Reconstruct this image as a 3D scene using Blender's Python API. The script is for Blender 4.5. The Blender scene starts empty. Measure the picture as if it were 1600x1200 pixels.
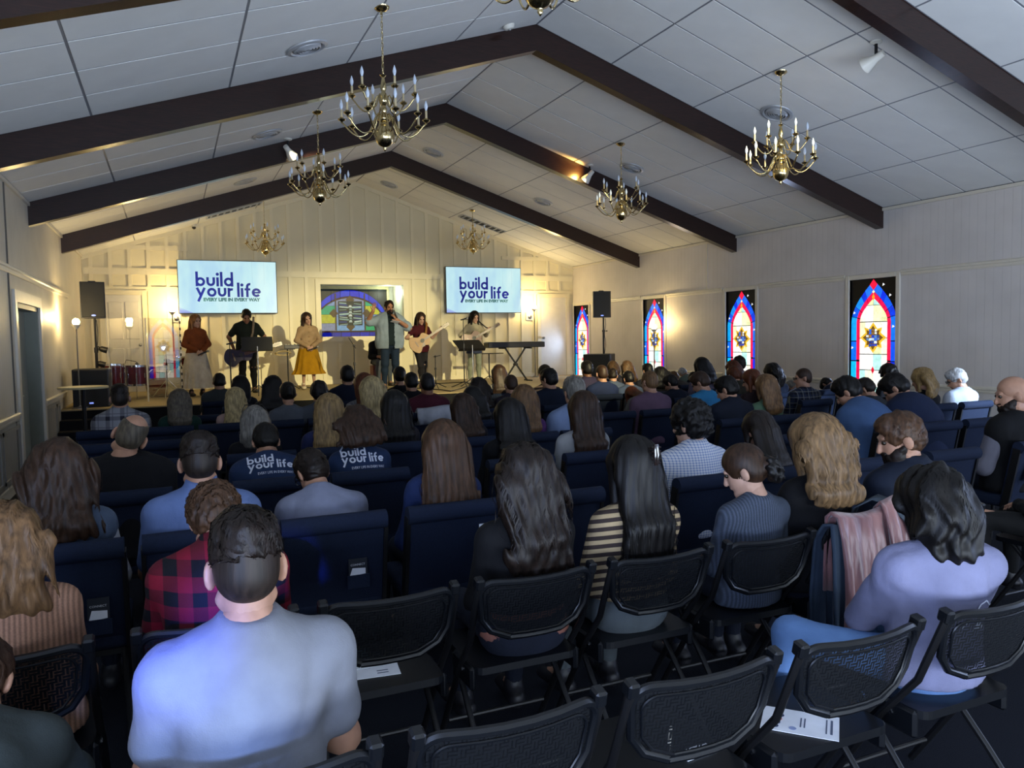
import bpy, bmesh, math, random
import numpy as np
from mathutils import Matrix, Vector, Euler, noise as mnoise
from mathutils.bvhtree import BVHTree
random.seed(7); NR = np.random.RandomState(5)
SC = bpy.context.scene; COL = SC.collection
PI = math.pi
# ------------------------------------------------------------------ camera
FPX = 1208.5; CX, CY, CZ = 1.659, 0.0, 1.64
_yaw, _pit, _rol = 0.4143, -0.0598, -0.0167
def _basis():
    cy, sy = math.cos(_yaw), math.sin(_yaw)
    f = Vector((sy*math.cos(_pit), cy*math.cos(_pit), math.sin(_pit)))
    r = Vector((cy, -sy, 0)); u = r.cross(f)
    c, s = math.cos(_rol), math.sin(_rol)
    return f, r*c+u*s, u*c-r*s
FW, RT, UP = _basis()
cam_d = bpy.data.cameras.new('camera'); cam = bpy.data.objects.new('camera', cam_d); COL.objects.link(cam)
cam_d.sensor_width = 36; cam_d.lens = FPX/1600*36; cam_d.clip_start = .05
_m = Matrix((RT, UP, -FW)).transposed().to_4x4(); _m.translation = (CX, CY, CZ)
cam.matrix_world = _m; SC.camera = cam
def ray(px, py): return FW+RT*((px-800)/FPX)+UP*((600-py)/FPX)
def at_z(px, py, z): d = ray(px, py); return Vector((CX, CY, CZ))+d*((z-CZ)/d.z)
def at_y(px, py, y): d = ray(px, py); return Vector((CX, CY, CZ))+d*((y-CY)/d.y)
def at_x(px, py, x): d = ray(px, py); return Vector((CX, CY, CZ))+d*((x-CX)/d.x)
# ------------------------------------------------------------------ colour management, world
SC.view_settings.view_transform = 'Standard'; SC.view_settings.look = 'None'
SC.view_settings.gamma = 1; SC.view_settings.use_curve_mapping = False
SC.view_settings.exposure = .5
wd = bpy.data.worlds.new('world'); SC.world = wd; wd.use_nodes = True
wd.node_tree.nodes['Background'].inputs[0].default_value = (.25, .33, .5, 1)
wd.node_tree.nodes['Background'].inputs[1].default_value = .6
# ------------------------------------------------------------------ lights: the room's sources and an added fill
def lamp(name, typ, loc, energy, col, target=None, **kw):
    l = bpy.data.lights.new(name, typ); l.energy = energy; l.color = col
    for k, v in kw.items(): setattr(l, k, v)
    o = bpy.data.objects.new(name, l); COL.objects.link(o); o.location = loc
    if target is not None: o.rotation_euler = (Vector(target)-Vector(loc)).to_track_quat('-Z', 'Y').to_euler()
    return o
# daylight from behind and beside the camera, through guessed windows added out of view
lamp('daylight_rear', 'AREA', (6.2, -1.85, .9), 640, (.70, .82, 1.0), (6.9, 1.2, 5.4), shape='RECTANGLE', size=9.5, size_y=1.2)
lamp('daylight_near_side', 'AREA', (.12, -.4, 1.5), 230, (.5, .64, 1.0), (6.0, 3.6, 5.0), shape='RECTANGLE', size=2.4, size_y=1.6)
lamp('added_fill_far_side', 'AREA', (11.6, .2, 1.6), 200, (.5, .64, 1.0), (0, 6.5, 3.0), shape='RECTANGLE', size=2.4, size_y=1.4)  # added fill lamp, brightens the left wall and left ceiling
lamp('daylight_side_sun', 'SPOT', (11.6, 2.9, 2.3), 2600, (.62, .78, 1.0), (10.2, 5.9, .7), spot_size=math.radians(26), spot_blend=.4, shadow_soft_size=.1)
lamp('daylight_blue_glass', 'SPOT', (.6, -1.6, 1.95), 3000, (.05, .12, 1.0), (1.54, 1.6, 1.06), spot_size=math.radians(6), spot_blend=.9, shadow_soft_size=.08)
lamp('daylight_clear_glass', 'SPOT', (2.3, -1.6, 1.6), 900, (.25, .42, 1.0), (1.72, 1.6, .80), spot_size=math.radians(6.5), spot_blend=.6, shadow_soft_size=.08)
# stage spotlights on the beams
lamp('stage_spot', 'SPOT', (8.0, 2.15, 4.55), 6500, (1.0, .86, .46), (6.3, 17.0, .35), spot_size=math.radians(29), spot_blend=.6, shadow_soft_size=.05)
lamp('stage_spot', 'SPOT', (3.35, 11.75, 4.40), 130, (1.0, .85, .5), (11.0, 16.0, 1.6), spot_size=math.radians(58), spot_blend=.6, shadow_soft_size=.05)
lamp('stage_spot', 'SPOT', (8.35, 11.75, 4.36), 150, (1.0, .83, .45), (1.4, 17.0, 1.4), spot_size=math.radians(58), spot_blend=.6, shadow_soft_size=.05)
# ------------------------------------------------------------------ mesh helpers
def tag(o, label=None, cat=None, group=None, kind=None):
    if label: o['label'] = label
    if cat: o['category'] = cat
    if group: o['group'] = group
    if kind: o['kind'] = kind
    return o
def link(name, me, mats=None, parent=None, loc=None, rot=None):
    o = bpy.data.objects.new(name, me); COL.objects.link(o)
    if mats is not None and me is not None:
        ms = mats if isinstance(mats, (list, tuple)) else [mats]
        if len(me.materials) == 0:
            for m in ms: me.materials.append(m)
        else:
            for i, m in enumerate(ms):
                if i < len(o.material_slots) and o.material_slots[i].material != m:
                    o.material_slots[i].link = 'OBJECT'; o.material_slots[i].material = m
    if parent: o.parent = parent
    if loc is not None: o.location = loc
    if rot is not None: o.rotation_euler = rot
    return o
def empty(name, loc=(0, 0, 0), rz=0, label=None, cat=None, group=None, parent=None):
    o = bpy.data.objects.new(name, None); COL.objects.link(o); o.location = loc; o.rotation_euler = (0, 0, rz)
    o.empty_display_size = .1
    if parent: o.parent = parent
    return tag(o, label, cat, group)
def copy_tree(o, parent=None):
    c = o.copy(); COL.objects.link(c)
    if parent: c.parent = parent
    for ch in list(o.children): copy_tree(ch, c)
    return c
class MB:
    def __init__(s): s.v = []; s.f = []; s.m = []; s.M = Matrix(); s.mi = 0
    def add(s, vs, fs):
        n = len(s.v); s.v += [tuple(s.M @ Vector(p)) for p in vs]; s.f += [tuple(i+n for i in f) for f in fs]; s.m += [s.mi]*len(fs); return s
    def box(s, x0, x1, y0, y1, z0, z1):
        vs = [(x, y, z) for x in (x0, x1) for y in (y0, y1) for z in (z0, z1)]
        return s.add(vs, [(0, 1, 3, 2), (4, 6, 7, 5), (0, 4, 5, 1), (2, 3, 7, 6), (0, 2, 6, 4), (1, 5, 7, 3)])
    def rbox(s, x0, x1, y0, y1, z0, z1, b=.01, seg=2):      # bevelled box
        bm = bmesh.new(); bmesh.ops.create_cube(bm, size=1)
        for v in bm.verts: v.co = Vector((x0+(v.co.x+.5)*(x1-x0), y0+(v.co.y+.5)*(y1-y0), z0+(v.co.z+.5)*(z1-z0)))
        bmesh.ops.bevel(bm, geom=bm.edges[:], offset=b, segments=seg, affect='EDGES', profile=.6)
        bm.verts.index_update()
        s.add([v.co[:] for v in bm.verts], [[v.index for v in f.verts] for f in bm.faces]); bm.free(); return s
    def prism(s, poly, h0, h1, axis='z'):                    # polygon extruded along an axis
        n = len(poly)
        def P(a, b, h): return {'z': (a, b, h), 'y': (a, h, b), 'x': (h, a, b)}[axis]
        vs = [P(a, b, h0) for a, b in poly]+[P(a, b, h1) for a, b in poly]
        fs = [tuple(range(n-1, -1, -1)), tuple(range(n, 2*n))]+[(i, (i+1) % n, (i+1) % n+n, i+n) for i in range(n)]
        if axis == 'y': fs = [tuple(reversed(f)) for f in fs]
        return s.add(vs, fs)
    def tube(s, pts, r, n=8, caps=True):
        pts = [Vector(p) for p in pts]; N = len(pts); rs = r if isinstance(r, (list, tuple)) else [r]*N
        vs = []; ref = None
        for i, p in enumerate(pts):
            t = (pts[min(i+1, N-1)]-pts[max(i-1, 0)]).normalized()
            if ref is None: ref = t.orthogonal().normalized()
            ref = (ref-t*ref.dot(t)).normalized() if (ref-t*ref.dot(t)).length > 1e-6 else t.orthogonal().normalized()
            b = t.cross(ref)
            for k in range(n):
                a = 2*PI*k/n; vs.append(p+(ref*math.cos(a)+b*math.sin(a))*rs[i])
        fs = [(i*n+k, i*n+(k+1) % n, (i+1)*n+(k+1) % n, (i+1)*n+k) for i in range(N-1) for k in range(n)]
        if caps: fs += [tuple(range(n-1, -1, -1)), tuple((N-1)*n+k for k in range(n))]
        return s.add(vs, fs)
    def cyl(s, a, b, r, r2=None, n=16): return s.tube([a, b], [r, r if r2 is None else r2], n)
    def lathe(s, prof, c=(0, 0, 0), n=20, R=None):
        vs = []; R = R or Matrix.Identity(3); c = Vector(c)
        for r, z in prof:
            for k in range(n): a = 2*PI*k/n; vs.append(c+R @ Vector((r*math.cos(a), r*math.sin(a), z)))
        m = len(prof)
        fs = [(i*n+k, i*n+(k+1) % n, (i+1)*n+(k+1) % n, (i+1)*n+k) for i in range(m-1) for k in range(n)]
        if prof[0][0] > 1e-5: fs.append(tuple(range(n-1, -1, -1)))
        if prof[-1][0] > 1e-5: fs.append(tuple((m-1)*n+k for k in range(n)))
        return s.add(vs, fs)
    def sphere(s, c, r, n=14, m=9, sc=(1, 1, 1)):
        pr = [(max(1e-6, r*math.sin(PI*i/m)), -r*math.cos(PI*i/m)) for i in range(m+1)]
        k0 = len(s.v); s.lathe(pr, (0, 0, 0), n); s2 = s.v[k0:]
        Mi = s.M; inv = Mi.inverted()
        s.v[k0:] = [tuple(Mi @ (Vector(c)+Vector([a*b for a, b in zip(inv @ Vector(p), sc)]))) for p in s2]
        return s
    def mesh(s, name, smooth=False, ang=None):
        me = bpy.data.meshes.new(name); me.from_pydata(s.v, [], s.f)
        if max(s.m, default=0) > 0: me.polygons.foreach_set('material_index', s.m)
        if smooth: me.polygons.foreach_set('use_smooth', [True]*len(me.polygons))
        me.update()
        if smooth and ang is not None: me.set_sharp_from_angle(angle=math.radians(ang))
        return me
    def build(s, name, mat, parent=None, loc=None, rot=None, smooth=False, ang=40):
        return link(name, s.mesh(name, smooth, ang), mat, parent, loc, rot)
def arc(c, r, a0, a1, n): return [(c[0]+r*math.cos(math.radians(a0+(a1-a0)*i/n)), c[1]+r*math.sin(math.radians(a0+(a1-a0)*i/n))) for i in range(n+1)]
# ------------------------------------------------------------------ materials
MC = {}
DARK = .55
def srgb(h):
    h = h.lstrip('#'); c = [int(h[i:i+2], 16)/255 for i in (0, 2, 4)]
    return tuple(x/12.92 if x <= .04045 else ((x+.055)/1.055)**2.4 for x in c)
def C(c): return (*(srgb(c) if isinstance(c, str) else c), 1)
class NT:
    def __init__(s, name):
        s.m = bpy.data.materials.new(name); s.m.use_nodes = True; s.t = s.m.node_tree; s.b = s.t.nodes['Principled BSDF']
    def n(s, typ, **kw):
        o = s.t.nodes.new(typ)
        for k, v in kw.items():
            if k.startswith('_'): o.inputs[int(k[1:])].default_value = v
            else: setattr(o, k, v)
        return o
    def l(s, a, b): s.t.links.new(a, b)
    def co(s, which='Object', scale=(1, 1, 1), rot=(0, 0, 0)):
        tc = s.n('ShaderNodeTexCoord'); mp = s.n('ShaderNodeMapping'); s.l(tc.outputs[which], mp.inputs[0])
        mp.inputs['Scale'].default_value = scale; mp.inputs['Rotation'].default_value = rot; return mp.outputs[0]
    def ramp(s, src, stops):
        r = s.n('ShaderNodeValToRGB'); e = r.color_ramp.elements
        while len(e) < len(stops): e.new(.5)
        for el, (p, c) in zip(e, stops): el.position = p; el.color = C(c)
        s.l(src, r.inputs[0]); return r.outputs[0]
    def noise(s, vec, sc, det=3, rough=.5):
        o = s.n('ShaderNodeTexNoise'); o.inputs['Scale'].default_value = sc; o.inputs['Detail'].default_value = det; o.inputs['Roughness'].default_value = rough
        s.l(vec, o.inputs['Vector']); return o.outputs['Fac']
    def math(s, op, a, b=None, c=None):
        o = s.n('ShaderNodeMath', operation=op)
        for i, x in enumerate((a, b, c)):
            if x is None: continue
            if isinstance(x, (int, float)): o.inputs[i].default_value = x
            else: s.l(x, o.inputs[i])
        return o.outputs[0]
    def mix(s, f, a, b):
        o = s.n('ShaderNodeMix', data_type='RGBA')
        for i, x in zip((0, 6, 7), (f, a, b)):
            if isinstance(x, (int, float)): o.inputs[i].default_value = x
            elif isinstance(x, (str, tuple)): o.inputs[i].default_value = C(x) if isinstance(x, str) or len(x) == 3 else x
            else: s.l(x, o.inputs[i])
        return o.outputs[2]
    def bump(s, h, st=.3, d=.01):
        o = s.n('ShaderNodeBump'); o.inputs['Strength'].default_value = st; o.inputs['Distance'].default_value = d
        s.l(h, o.inputs['Height']); s.l(o.outputs[0], s.b.inputs['Normal'])
    def set(s, col=None, rough=None, metal=None, spec=None):
        if col is not None:
            if isinstance(col, (str, tuple)): s.b.inputs['Base Color'].default_value = C(col)
            else: s.l(col, s.b.inputs['Base Color'])
        if rough is not None: s.b.inputs['Roughness'].default_value = rough
        if metal is not None: s.b.inputs['Metallic'].default_value = metal
        if spec is not None: s.b.inputs['Specular IOR Level'].default_value = spec
        return s
    def emit(s, col, st):
        if isinstance(col, (str, tuple)): s.b.inputs['Emission Color'].default_value = C(col)
        else: s.l(col, s.b.inputs['Emission Color'])
        s.b.inputs['Emission Strength'].default_value = st; return s
def mat(name, col, rough=.6, metal=0, spec=.4, var=.12, sc=8, bump=0, bsc=60):
    if name in MC: return MC[name]
    t = NT(name); c = srgb(col) if isinstance(col, str) else col; v = t.co()
    n = t.noise(v, sc, 3)
    t.set(t.ramp(n, [(.3, tuple(x*(1-var) for x in c)), (.7, tuple(min(1, x*(1+var)) for x in c))]), rough, metal, spec)
    if bump: t.bump(t.noise(v, bsc, 2), bump, .004)
    MC[name] = t.m; return t.m
def glow(name, col, st):
    if name not in MC:
        t = NT(name); t.set(col, .4); t.emit(col, st); MC[name] = t.m
    return MC[name]
def cloth(spec):
    """plain:<hex> | plaid:<base>,<dark>,<scale> | buffalo:<a>,<b> | stripe:<a>,<b>,<freq> | check:<a>,<b>"""
    if spec in MC: return MC[spec]
    k, a = spec.split(':'); a = a.split(','); t = NT('fabric'); v = t.co()
    a = [tuple(q*DARK for q in srgb(x)) if x[0] == '#' else x for x in a]
    sx = t.n('ShaderNodeSeparateXYZ'); t.l(v, sx.inputs[0]); x, y, z = sx.outputs
    def band(s, f, duty): return t.math('LESS_THAN', t.math('FRACT', t.math('MULTIPLY', s, f)), duty)
    if k == 'plain':
        c = a[0]; n = t.noise(v, 7, 4); col = t.ramp(n, [(.3, tuple(q*.82 for q in c)), (.7, tuple(min(1, q*1.15) for q in c))])
    elif k == 'plaid':
        f = float(a[2]); bx, bz = band(x, f, .3), band(z, f, .3)
        col = t.mix(t.math('MULTIPLY', t.math('ADD', bx, bz), .5), a[0], a[1])
        lx, lz = band(t.math('ADD', x, .55/f), f, .07), band(t.math('ADD', z, .55/f), f, .07)
        col = t.mix(t.math('MULTIPLY', t.math('MAXIMUM', lx, lz), .6), col, a[3] if len(a) > 3 else a[1])
    elif k == 'buffalo':
        f = 10.5; bx, bz = band(x, f, .5), band(z, f, .5)
        col = t.mix(t.math('MULTIPLY', t.math('ADD', bx, bz), .5), a[0], a[1])
    elif k == 'stripe':
        col = t.mix(band(t.math('ADD', z, t.math('MULTIPLY', y, .25)), float(a[2]), .5), a[0], a[1])
    elif k == 'check':
        bx, bz = band(x, 55, .3), band(z, 70, .3); col = t.mix(t.math('MULTIPLY', t.math('ADD', bx, bz), .5), a[0], a[1])
    elif k == 'knit':
        c = a[0]; w = t.math('SINE', t.math('MULTIPLY', x, 420.)); n = t.noise(v, 160, 2)
        col = t.mix(t.math('MULTIPLY_ADD', w, .3, t.math('MULTIPLY', n, .6)), tuple(q*.6 for q in c), tuple(min(1, q*1.6) for q in c))
    t.set(col, .85, 0, .2)
    wv = t.noise(v, 260, 2); fo = t.noise(t.co(scale=(1, 1, .5)), 9, 3)
    t.bump(t.math('ADD', t.math('MULTIPLY', wv, .08), fo), .55, .018)
    MC[spec] = t.m; return t.m
def hairmat(col, streak=1.0):
    key = 'hair'+col
    if key in MC: return MC[key]
    t = NT('hair'); c = tuple(q*.62 for q in srgb(col)); n = t.noise(t.co(scale=(1, 1, .06)), 70, 3); n2 = t.noise(t.co(), 9, 2)
    cc = t.ramp(t.math('ADD', t.math('MULTIPLY', n, .7), t.math('MULTIPLY', n2, .3)), [(.32, tuple(q*.38 for q in c)), (.5, c), (.7, tuple(min(1, q*1.75) for q in c))])
    t.set(cc, .5, 0, .22); t.bump(n, .3, .004); MC[key] = t.m; return t.m
def skin(col):
    key = 'skin'+col
    if key in MC: return MC[key]
    t = NT('skin'); c = tuple(q*.62 for q in srgb(col)); n = t.noise(t.co(), 30, 3)
    t.set(t.ramp(n, [(.3, tuple(q*.88 for q in c)), (.7, tuple(min(1, q*1.08) for q in c))]), .55, 0, .35)
    MC[key] = t.m; return t.m
# ================================================================== ROOM
W, ZE, ZA, XA, YB, YR = 11.746, 3.534, 5.436, 5.873, 18.714, -2.0
SL = (ZA-ZE)/XA; STG_Z, STG_Y = .6, 14.2
ZR, ZL, ZBR = 2.519, .825, 3.205
def zc(x): return ZE+SL*min(x, W-x)
def paneling(name, col, freq, axis, gm=.3):
    t = NT(name); v = t.co(); sx = t.n('ShaderNodeSeparateXYZ'); t.l(v, sx.inputs[0]); c = srgb(col)
    g = t.math('LESS_THAN', t.math('FRACT', t.math('MULTIPLY', sx.outputs[axis], freq)), .09)
    n = t.noise(v, 2.5, 4); base = t.ramp(n, [(.3, tuple(q*.93 for q in c)), (.7, tuple(min(1, q*1.04) for q in c))])
    t.set(t.mix(t.math('MULTIPLY', g, gm), base, tuple(q*.5 for q in c)), .5, 0, .4); t.bump(t.math('MULTIPLY', g, -1), .5, .006); return t.m
M_WALL = paneling('painted_paneling', '#c9c1b0', 9.3, 1); M_WALLR = paneling('painted_paneling_fine', '#cbc5c0', 8.4, 1, .13)
M_BACK = mat('cream_board', '#d8cfae', .5, 0, .4, .04, 1.5); M_BATTEN = mat('cream_batten', '#dcd3b3', .45, 0, .45, .03, 4)
M_TRIM = mat('trim_paint', '#cfc8b8', .35, 0, .5, .03); M_WAIN = mat('wainscot_paint', '#8f8d88', .5, 0, .4, .05)
M_BEAM = None
t = NT('dark_stained_wood'); n_ = t.noise(t.co(scale=(.6, 1, 9)), 14, 5)
t.set(t.ramp(n_, [(.3, '#170d0a'), (.6, '#2a1712'), (.8, '#37201a')]), .28, 0, .5); t.bump(n_, .1, .003); M_BEAM = t.m
M_TILE = mat('ceiling_tile', '#dad9d4', .75, 0, .3, .03, 3, .15, 180); M_GRID = mat('ceiling_grid', '#75777c', .5, 0, .4, .03)
t = NT('dark_carpet'); n_ = t.noise(t.co(), 240, 3); t.set(t.ramp(n_, [(.3, '#0c0e13'), (.7, '#1d2029')]), .95, 0, .1); t.bump(n_, .5, .006); M_CARPET = t.m
t = NT('beige_carpet'); n_ = t.noise(t.co(), 160, 3); t.set(t.ramp(n_, [(.3, '#8f7f5e'), (.7, '#ad9c78')]), .95, 0, .1); t.bump(n_, .5, .006); M_STAGE = t.m
M_STAGEF = mat('stage_front_black', '#101116', .8, 0, .2, .1)
M_WHITE = mat('white_paint', '#d3cfc2', .4, 0, .5, .03); M_BLACK = mat('black_plastic', '#0d0e11', .45, 0, .5, .1, 12, .15, 300)
M_BLK2 = mat('black_metal', '#08080a', .5, 0, .35, .05); M_CHROME = mat('chrome', '#d8d8da', .12, 1, .5, .02); M_STEEL = mat('brushed_steel', '#9a9a98', .35, 1, .5, .05)
M_BRASS = mat('polished_brass', '#cdb988', .2, 1, .5, .06); M_NAVY = mat('navy_fabric', '#151d2f', .9, 0, .15, .12, 90, .3, 220)
def cells(holes, a0, a1, b0, b1):
    A = sorted({a0, a1, *[h[0] for h in holes], *[h[1] for h in holes]}); B = sorted({b0, b1, *[h[2] for h in holes], *[h[3] for h in holes]})
    for i in range(len(A)-1):
        for j in range(len(B)-1):
            ca, cb = (A[i]+A[i+1])/2, (B[j]+B[j+1])/2
            if not any(h[0] < ca < h[1] and h[2] < cb < h[3] for h in holes): yield A[i], A[i+1], B[j], B[j+1]
S = 'structure'
tag(MB().box(-.3, W+.3, YR-.2, YB+1.5, -.12, 0).build('floor', M_CARPET), kind=S, label='dark carpeted floor under the rows of chairs')
stg = tag(MB().box(0, W, STG_Y, YB, .001, STG_Z-.02).build('floor_stage', M_STAGEF), kind=S, label='raised stage platform with black front')
MB().box(0, W, STG_Y-.02, YB, STG_Z-.02, STG_Z).build('stage_carpet', M_STAGE, stg)
for k in range(3):   # steps up to the stage beside the wall
    MB().rbox(.02, 1.15, STG_Y-.3*(3-k), STG_Y-.3*(2-k)-.002, .001, .15*(k+1), .008, 1).build('step', M_STAGEF, stg)
# --- side walls
WINS = [(8.42, 9.30), (11.50, 12.35), (14.44, 15.29), (17.84, 18.66)]; WZ0, WZ1 = .55, 2.47
mb = MB()
for a0, a1, b0, b1 in cells([(a, b, WZ0, WZ1) for a, b in WINS], YR, YB, 0, ZE): mb.box(W, W+.22, a0, a1, b0, b1)
wr = tag(mb.build('wall_right', M_WALLR), kind=S, label='cream panelled side wall with pointed stained glass windows')
mb = MB()
for a0, a1, b0, b1 in cells([(10.72, 12.45, 0, 2.16)], YR, YB, 0, ZE): mb.box(-.22, 0, a0, a1, b0, b1)
wl = tag(mb.build('wall_left', M_WALL), kind=S, label='cream panelled side wall with the recessed door')
def rail(name, x, s, y0, y1, z, parent):   # moulding along a side wall; s = +1 projects to +x
    mb = MB(); pr = [(0, -.05), (.012, -.05), (.02, -.03), (.02, -.005), (.035, .005), (.035, .03), (.02, .045), (0, .045)]
    mb.prism([(x+s*a, z+b) for a, b in (pr if s > 0 else pr[::-1])], y0, y1, 'y'); return mb.build(name, M_TRIM, parent)
prev = YR
for a, b in WINS[::1]:
    rail('picture_rail', W, -1, prev, a-.09, ZR, wr); prev = b+.09
for nm, s, x, par, spans in (('chair_rail', 1, 0, wl, [(YR, 10.55), (12.62, 15.0)]), ('picture_rail', 1, 0, wl, [(YR, 15.9)]), ('chair_rail', -1, W, wr, [(YR, 8.33), (9.39, 11.41), (12.44, 14.3)])):
    for a, b in spans: rail(nm, x, s, a, b, ZL if nm[0] == 'c' else ZR, par)
for a, b in ((YR, 10.6), (12.6, 14.2)):   # wainscot below the chair rail: panels with a frame each
    y = a
    while y < b-.05:
        y2 = min(y+1.15, b); mb = MB()
        mb.box(.0, .006, y+.02, y2-.02, .12, ZL-.06)
        for q in ((y+.06, y+.10, .16, ZL-.1), (y2-.10, y2-.06, .16, ZL-.1), (y+.06, y2-.06, .16, .2), (y+.06, y2-.06, ZL-.14, ZL-.1)): mb.box(.006, .018, q[0], q[1], q[2], q[3])
        mb.build('panel', M_WAIN, wl); y = y2
MB().box(0, .02, YR, 10.6, 0, .11).build('baseboard_left', M_TRIM, wl); MB().box(W-.02, W, YR, STG_Y, 0, .11).build('baseboard_right', M_TRIM, wr)
MB().box(0, .012, 10.36, 10.40, 0, ZE-.02).build('seam_strip', mat('seam_dark', '#55524c', .6), wl)
for y in (12.93, 6.2): MB().box(W-.012, W, y, y+.03, ZR+.04, ZE-.02).build('seam_strip', M_TRIM, wr)
# rear wall behind the camera, with guessed openings, left unglazed, added for the daylight
mb = MB()
for a0, a1, b0, b1 in cells([(.6, 4.6, 1.0, 2.9), (5.6, 11.1, 1.0, 2.9)], 0, W, 0, ZE): mb.box(a0, a1, YR-.2, YR, b0, b1)
mb.prism([(0, ZE), (W, ZE), (XA, ZA)], YR-.2, YR, 'y'); tag(mb.build('wall_rear', M_BACK), kind=S)
# --- back wall with the baptistry opening
NX0, NX1, NZ0, NZ1, ND = 4.96, 6.98, 1.735, 2.98, 1.05
mb = MB()
for a0, a1, b0, b1 in cells([(NX0, NX1, NZ0, NZ1)], 0, W, 0, ZE): mb.box(a0, a1, YB, YB+.15, b0, b1)
mb.prism([(0, ZE), (W, ZE), (XA, ZA)], YB, YB+.15, 'y'); wb = tag(mb.build('wall_back', M_BACK), kind=S, label='cream board and batten wall behind the stage')
mb = MB(); y0, y1 = YB+.15, YB+ND
mb.box(NX0-.6, NX0-.5, y0, y1, NZ0-.1, NZ1+.2); mb.box(NX1+.02, NX1+.1, y0, y1, NZ0-.1, NZ1+.2); mb.box(NX0-.6, NX1+.1, y1+.08, y1+.14, NZ0-.3, NZ1+.2)
mb.box(NX0-.6, NX1+.1, y0, y1+.1, NZ1+.03, NZ1+.1); mb.box(NX0-.6, NX1+.1, y0, y1+.1, NZ0-.2, NZ0-.04)
mb.build('niche', mat('niche_paint', '#d9d6c4', .6), wb)
lamp('niche_light', 'POINT', (NX1-.25, YB+.5, NZ1-.15), 9, (.85, 1.0, .82), shadow_soft_size=.06)
# battens, rails
BAT = {}
def batten(x, z0, z1, w=.075):
    k = (round(z1-z0, 3), w)
    if k not in BAT: BAT[k] = MB().box(-w/2, w/2, -.028, 0, 0, z1-z0).mesh('batten')
    link('batten', BAT[k], M_BATTEN, wb, (x, YB, z0))
x = .17
DL, DR_ = (.30, 1.20), (10.66, 11.56)
while x < W-.05:
    top = zc(x)-.03
    if zc(x)-.03 > ZBR+.15: batten(x, ZBR+.07, min(zc(x-.04), zc(x+.04))-.02)
    inn = NX0-.12 < x < NX1+.12
    if inn: batten(x, NZ1+.16, ZBR-.07); batten(x, STG_Z+.1, NZ0-.16)
    elif DL[0]-.06 < x < DL[1]+.06 or DR_[0]-.06 < x < DR_[1]+.06: batten(x, 2.84, ZBR-.07)
    else: batten(x, STG_Z+.1, ZBR-.07)
    x += .372
def hrail(x0, x1, z, h=.12, nm='rail', d=.032): MB().box(x0, x1, YB-d, YB, z-h/2, z+h/2).build(nm, M_BATTEN, wb)
hrail(.02, W-.02, ZBR, .14); hrail(.02, 2.1, 3.72, .1); hrail(W-2.1, W-.02, 3.72, .1); hrail(.02, 1.9, 2.83, .1, d=.03); hrail(W-1.9, W-.02, 2.83, .1, d=.03)
hrail(0, W, STG_Z+.05, .1, 'baseboard', .02)
for q in ((NX0-.12, NX0, NZ0-.12, NZ1+.12), (NX1, NX1+.12, NZ0-.12, NZ1+.12), (NX0, NX1, NZ1, NZ1+.12), (NX0, NX1, NZ0-.12, NZ0)):
    MB().box(q[0], q[1], YB-.035, YB+.02, q[2], q[3]).build('opening_casing', M_BATTEN, wb)
mb = MB()
for s in (-1, 1):   # rake trim along the gable
    xs = 0 if s < 0 else W
    mb.prism([(xs, ZE-.1), (xs, ZE), (XA, ZA), (XA, ZA-.1)] if s < 0 else [(xs, ZE), (xs, ZE-.1), (XA, ZA-.1), (XA, ZA)], YB-.03, YB, 'y')
mb.build('rake_trim', M_BATTEN, wb)
# doors
def door(name, x0, x1, label, hinge):
    d = tag(MB().rbox(x0, x1, YB-.045, YB-.005, STG_Z, 2.70, .004, 1).build(name, M_WHITE), kind=S, label=label)
    mb = MB()
    for a, b, c, e in ((x0-.1, x0, STG_Z, 2.80), (x1, x1+.1, STG_Z, 2.80), (x0, x1, 2.70, 2.80)): mb.box(a, b, YB-.06, YB-.001, c, e)
    mb.build('door_casing', M_BATTEN, d)
    kx = x1-.07 if hinge == 'l' else x0+.07
    MB().sphere((kx, YB-.10, 1.62), .032).cyl((kx, YB-.09, 1.62), (kx, YB-.04, 1.62), .014, n=10).cyl((kx, YB-.055, 1.62), (kx, YB-.044, 1.62), .035, n=14).build('door_knob', M_STEEL, d, smooth=True)
    return d
d1 = door('door_2', .40, 1.13, 'cream door beside the drum kit', 'l')
for z0 in (.75, 1.75):
    for a, b in ((.47, .74), (.79, 1.06)): MB().rbox(a, b, YB-.055, YB-.043, z0, z0+.8, .006, 1).build('door_panel', M_WHITE, d1)
door('door_3', 10.74, 11.5, 'plain cream door beside the keyboard', 'r')
# door in the side wall, standing in a deep frame
M_DOORG = mat('grey_green_door', '#868a80', .45, 0, .45, .04)
d = tag(MB().box(-.20, -.155, 10.80, 12.37, .0, 2.10).build('door_1', M_DOORG), kind=S, label='grey green double door recessed in the panelled side wall')
mb = MB()
for a, b, c, e in ((10.72, 10.80, 0, 2.16), (12.37, 12.45, 0, 2.16), (10.72, 12.45, 2.10, 2.16)): mb.box(-.22, .0, a, b, c, e)
mb.build('door_frame', M_DOORG, d)
mb = MB()
for a, b, c, e in ((10.58, 10.72, 0, 2.30), (12.45, 12.6, 0, 2.30), (10.72, 12.45, 2.16, 2.30)): mb.box(0, .03, a, b, c, e)
mb.build('door_casing', M_TRIM, d)
MB().box(-.157, -.150, 11.58, 11.60, 0, 2.1).build('meeting_gap', M_BLACK, d)
MB().box(-.158, -.149, 11.22, 11.32, 1.05, 1.80).build('door_glass', glow('door_slit_glass', '#a9b3a8', .25), d)
mb = MB(); mb.rbox(-.155, -.135, 11.44, 11.50, .80, 1.12, .004, 1); mb.cyl((-.13, 11.47, 1.0), (-.08, 11.47, 1.0), .012); mb.cyl((-.085, 11.40, 1.0), (-.085, 11.52, 1.0), .011)
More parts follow.
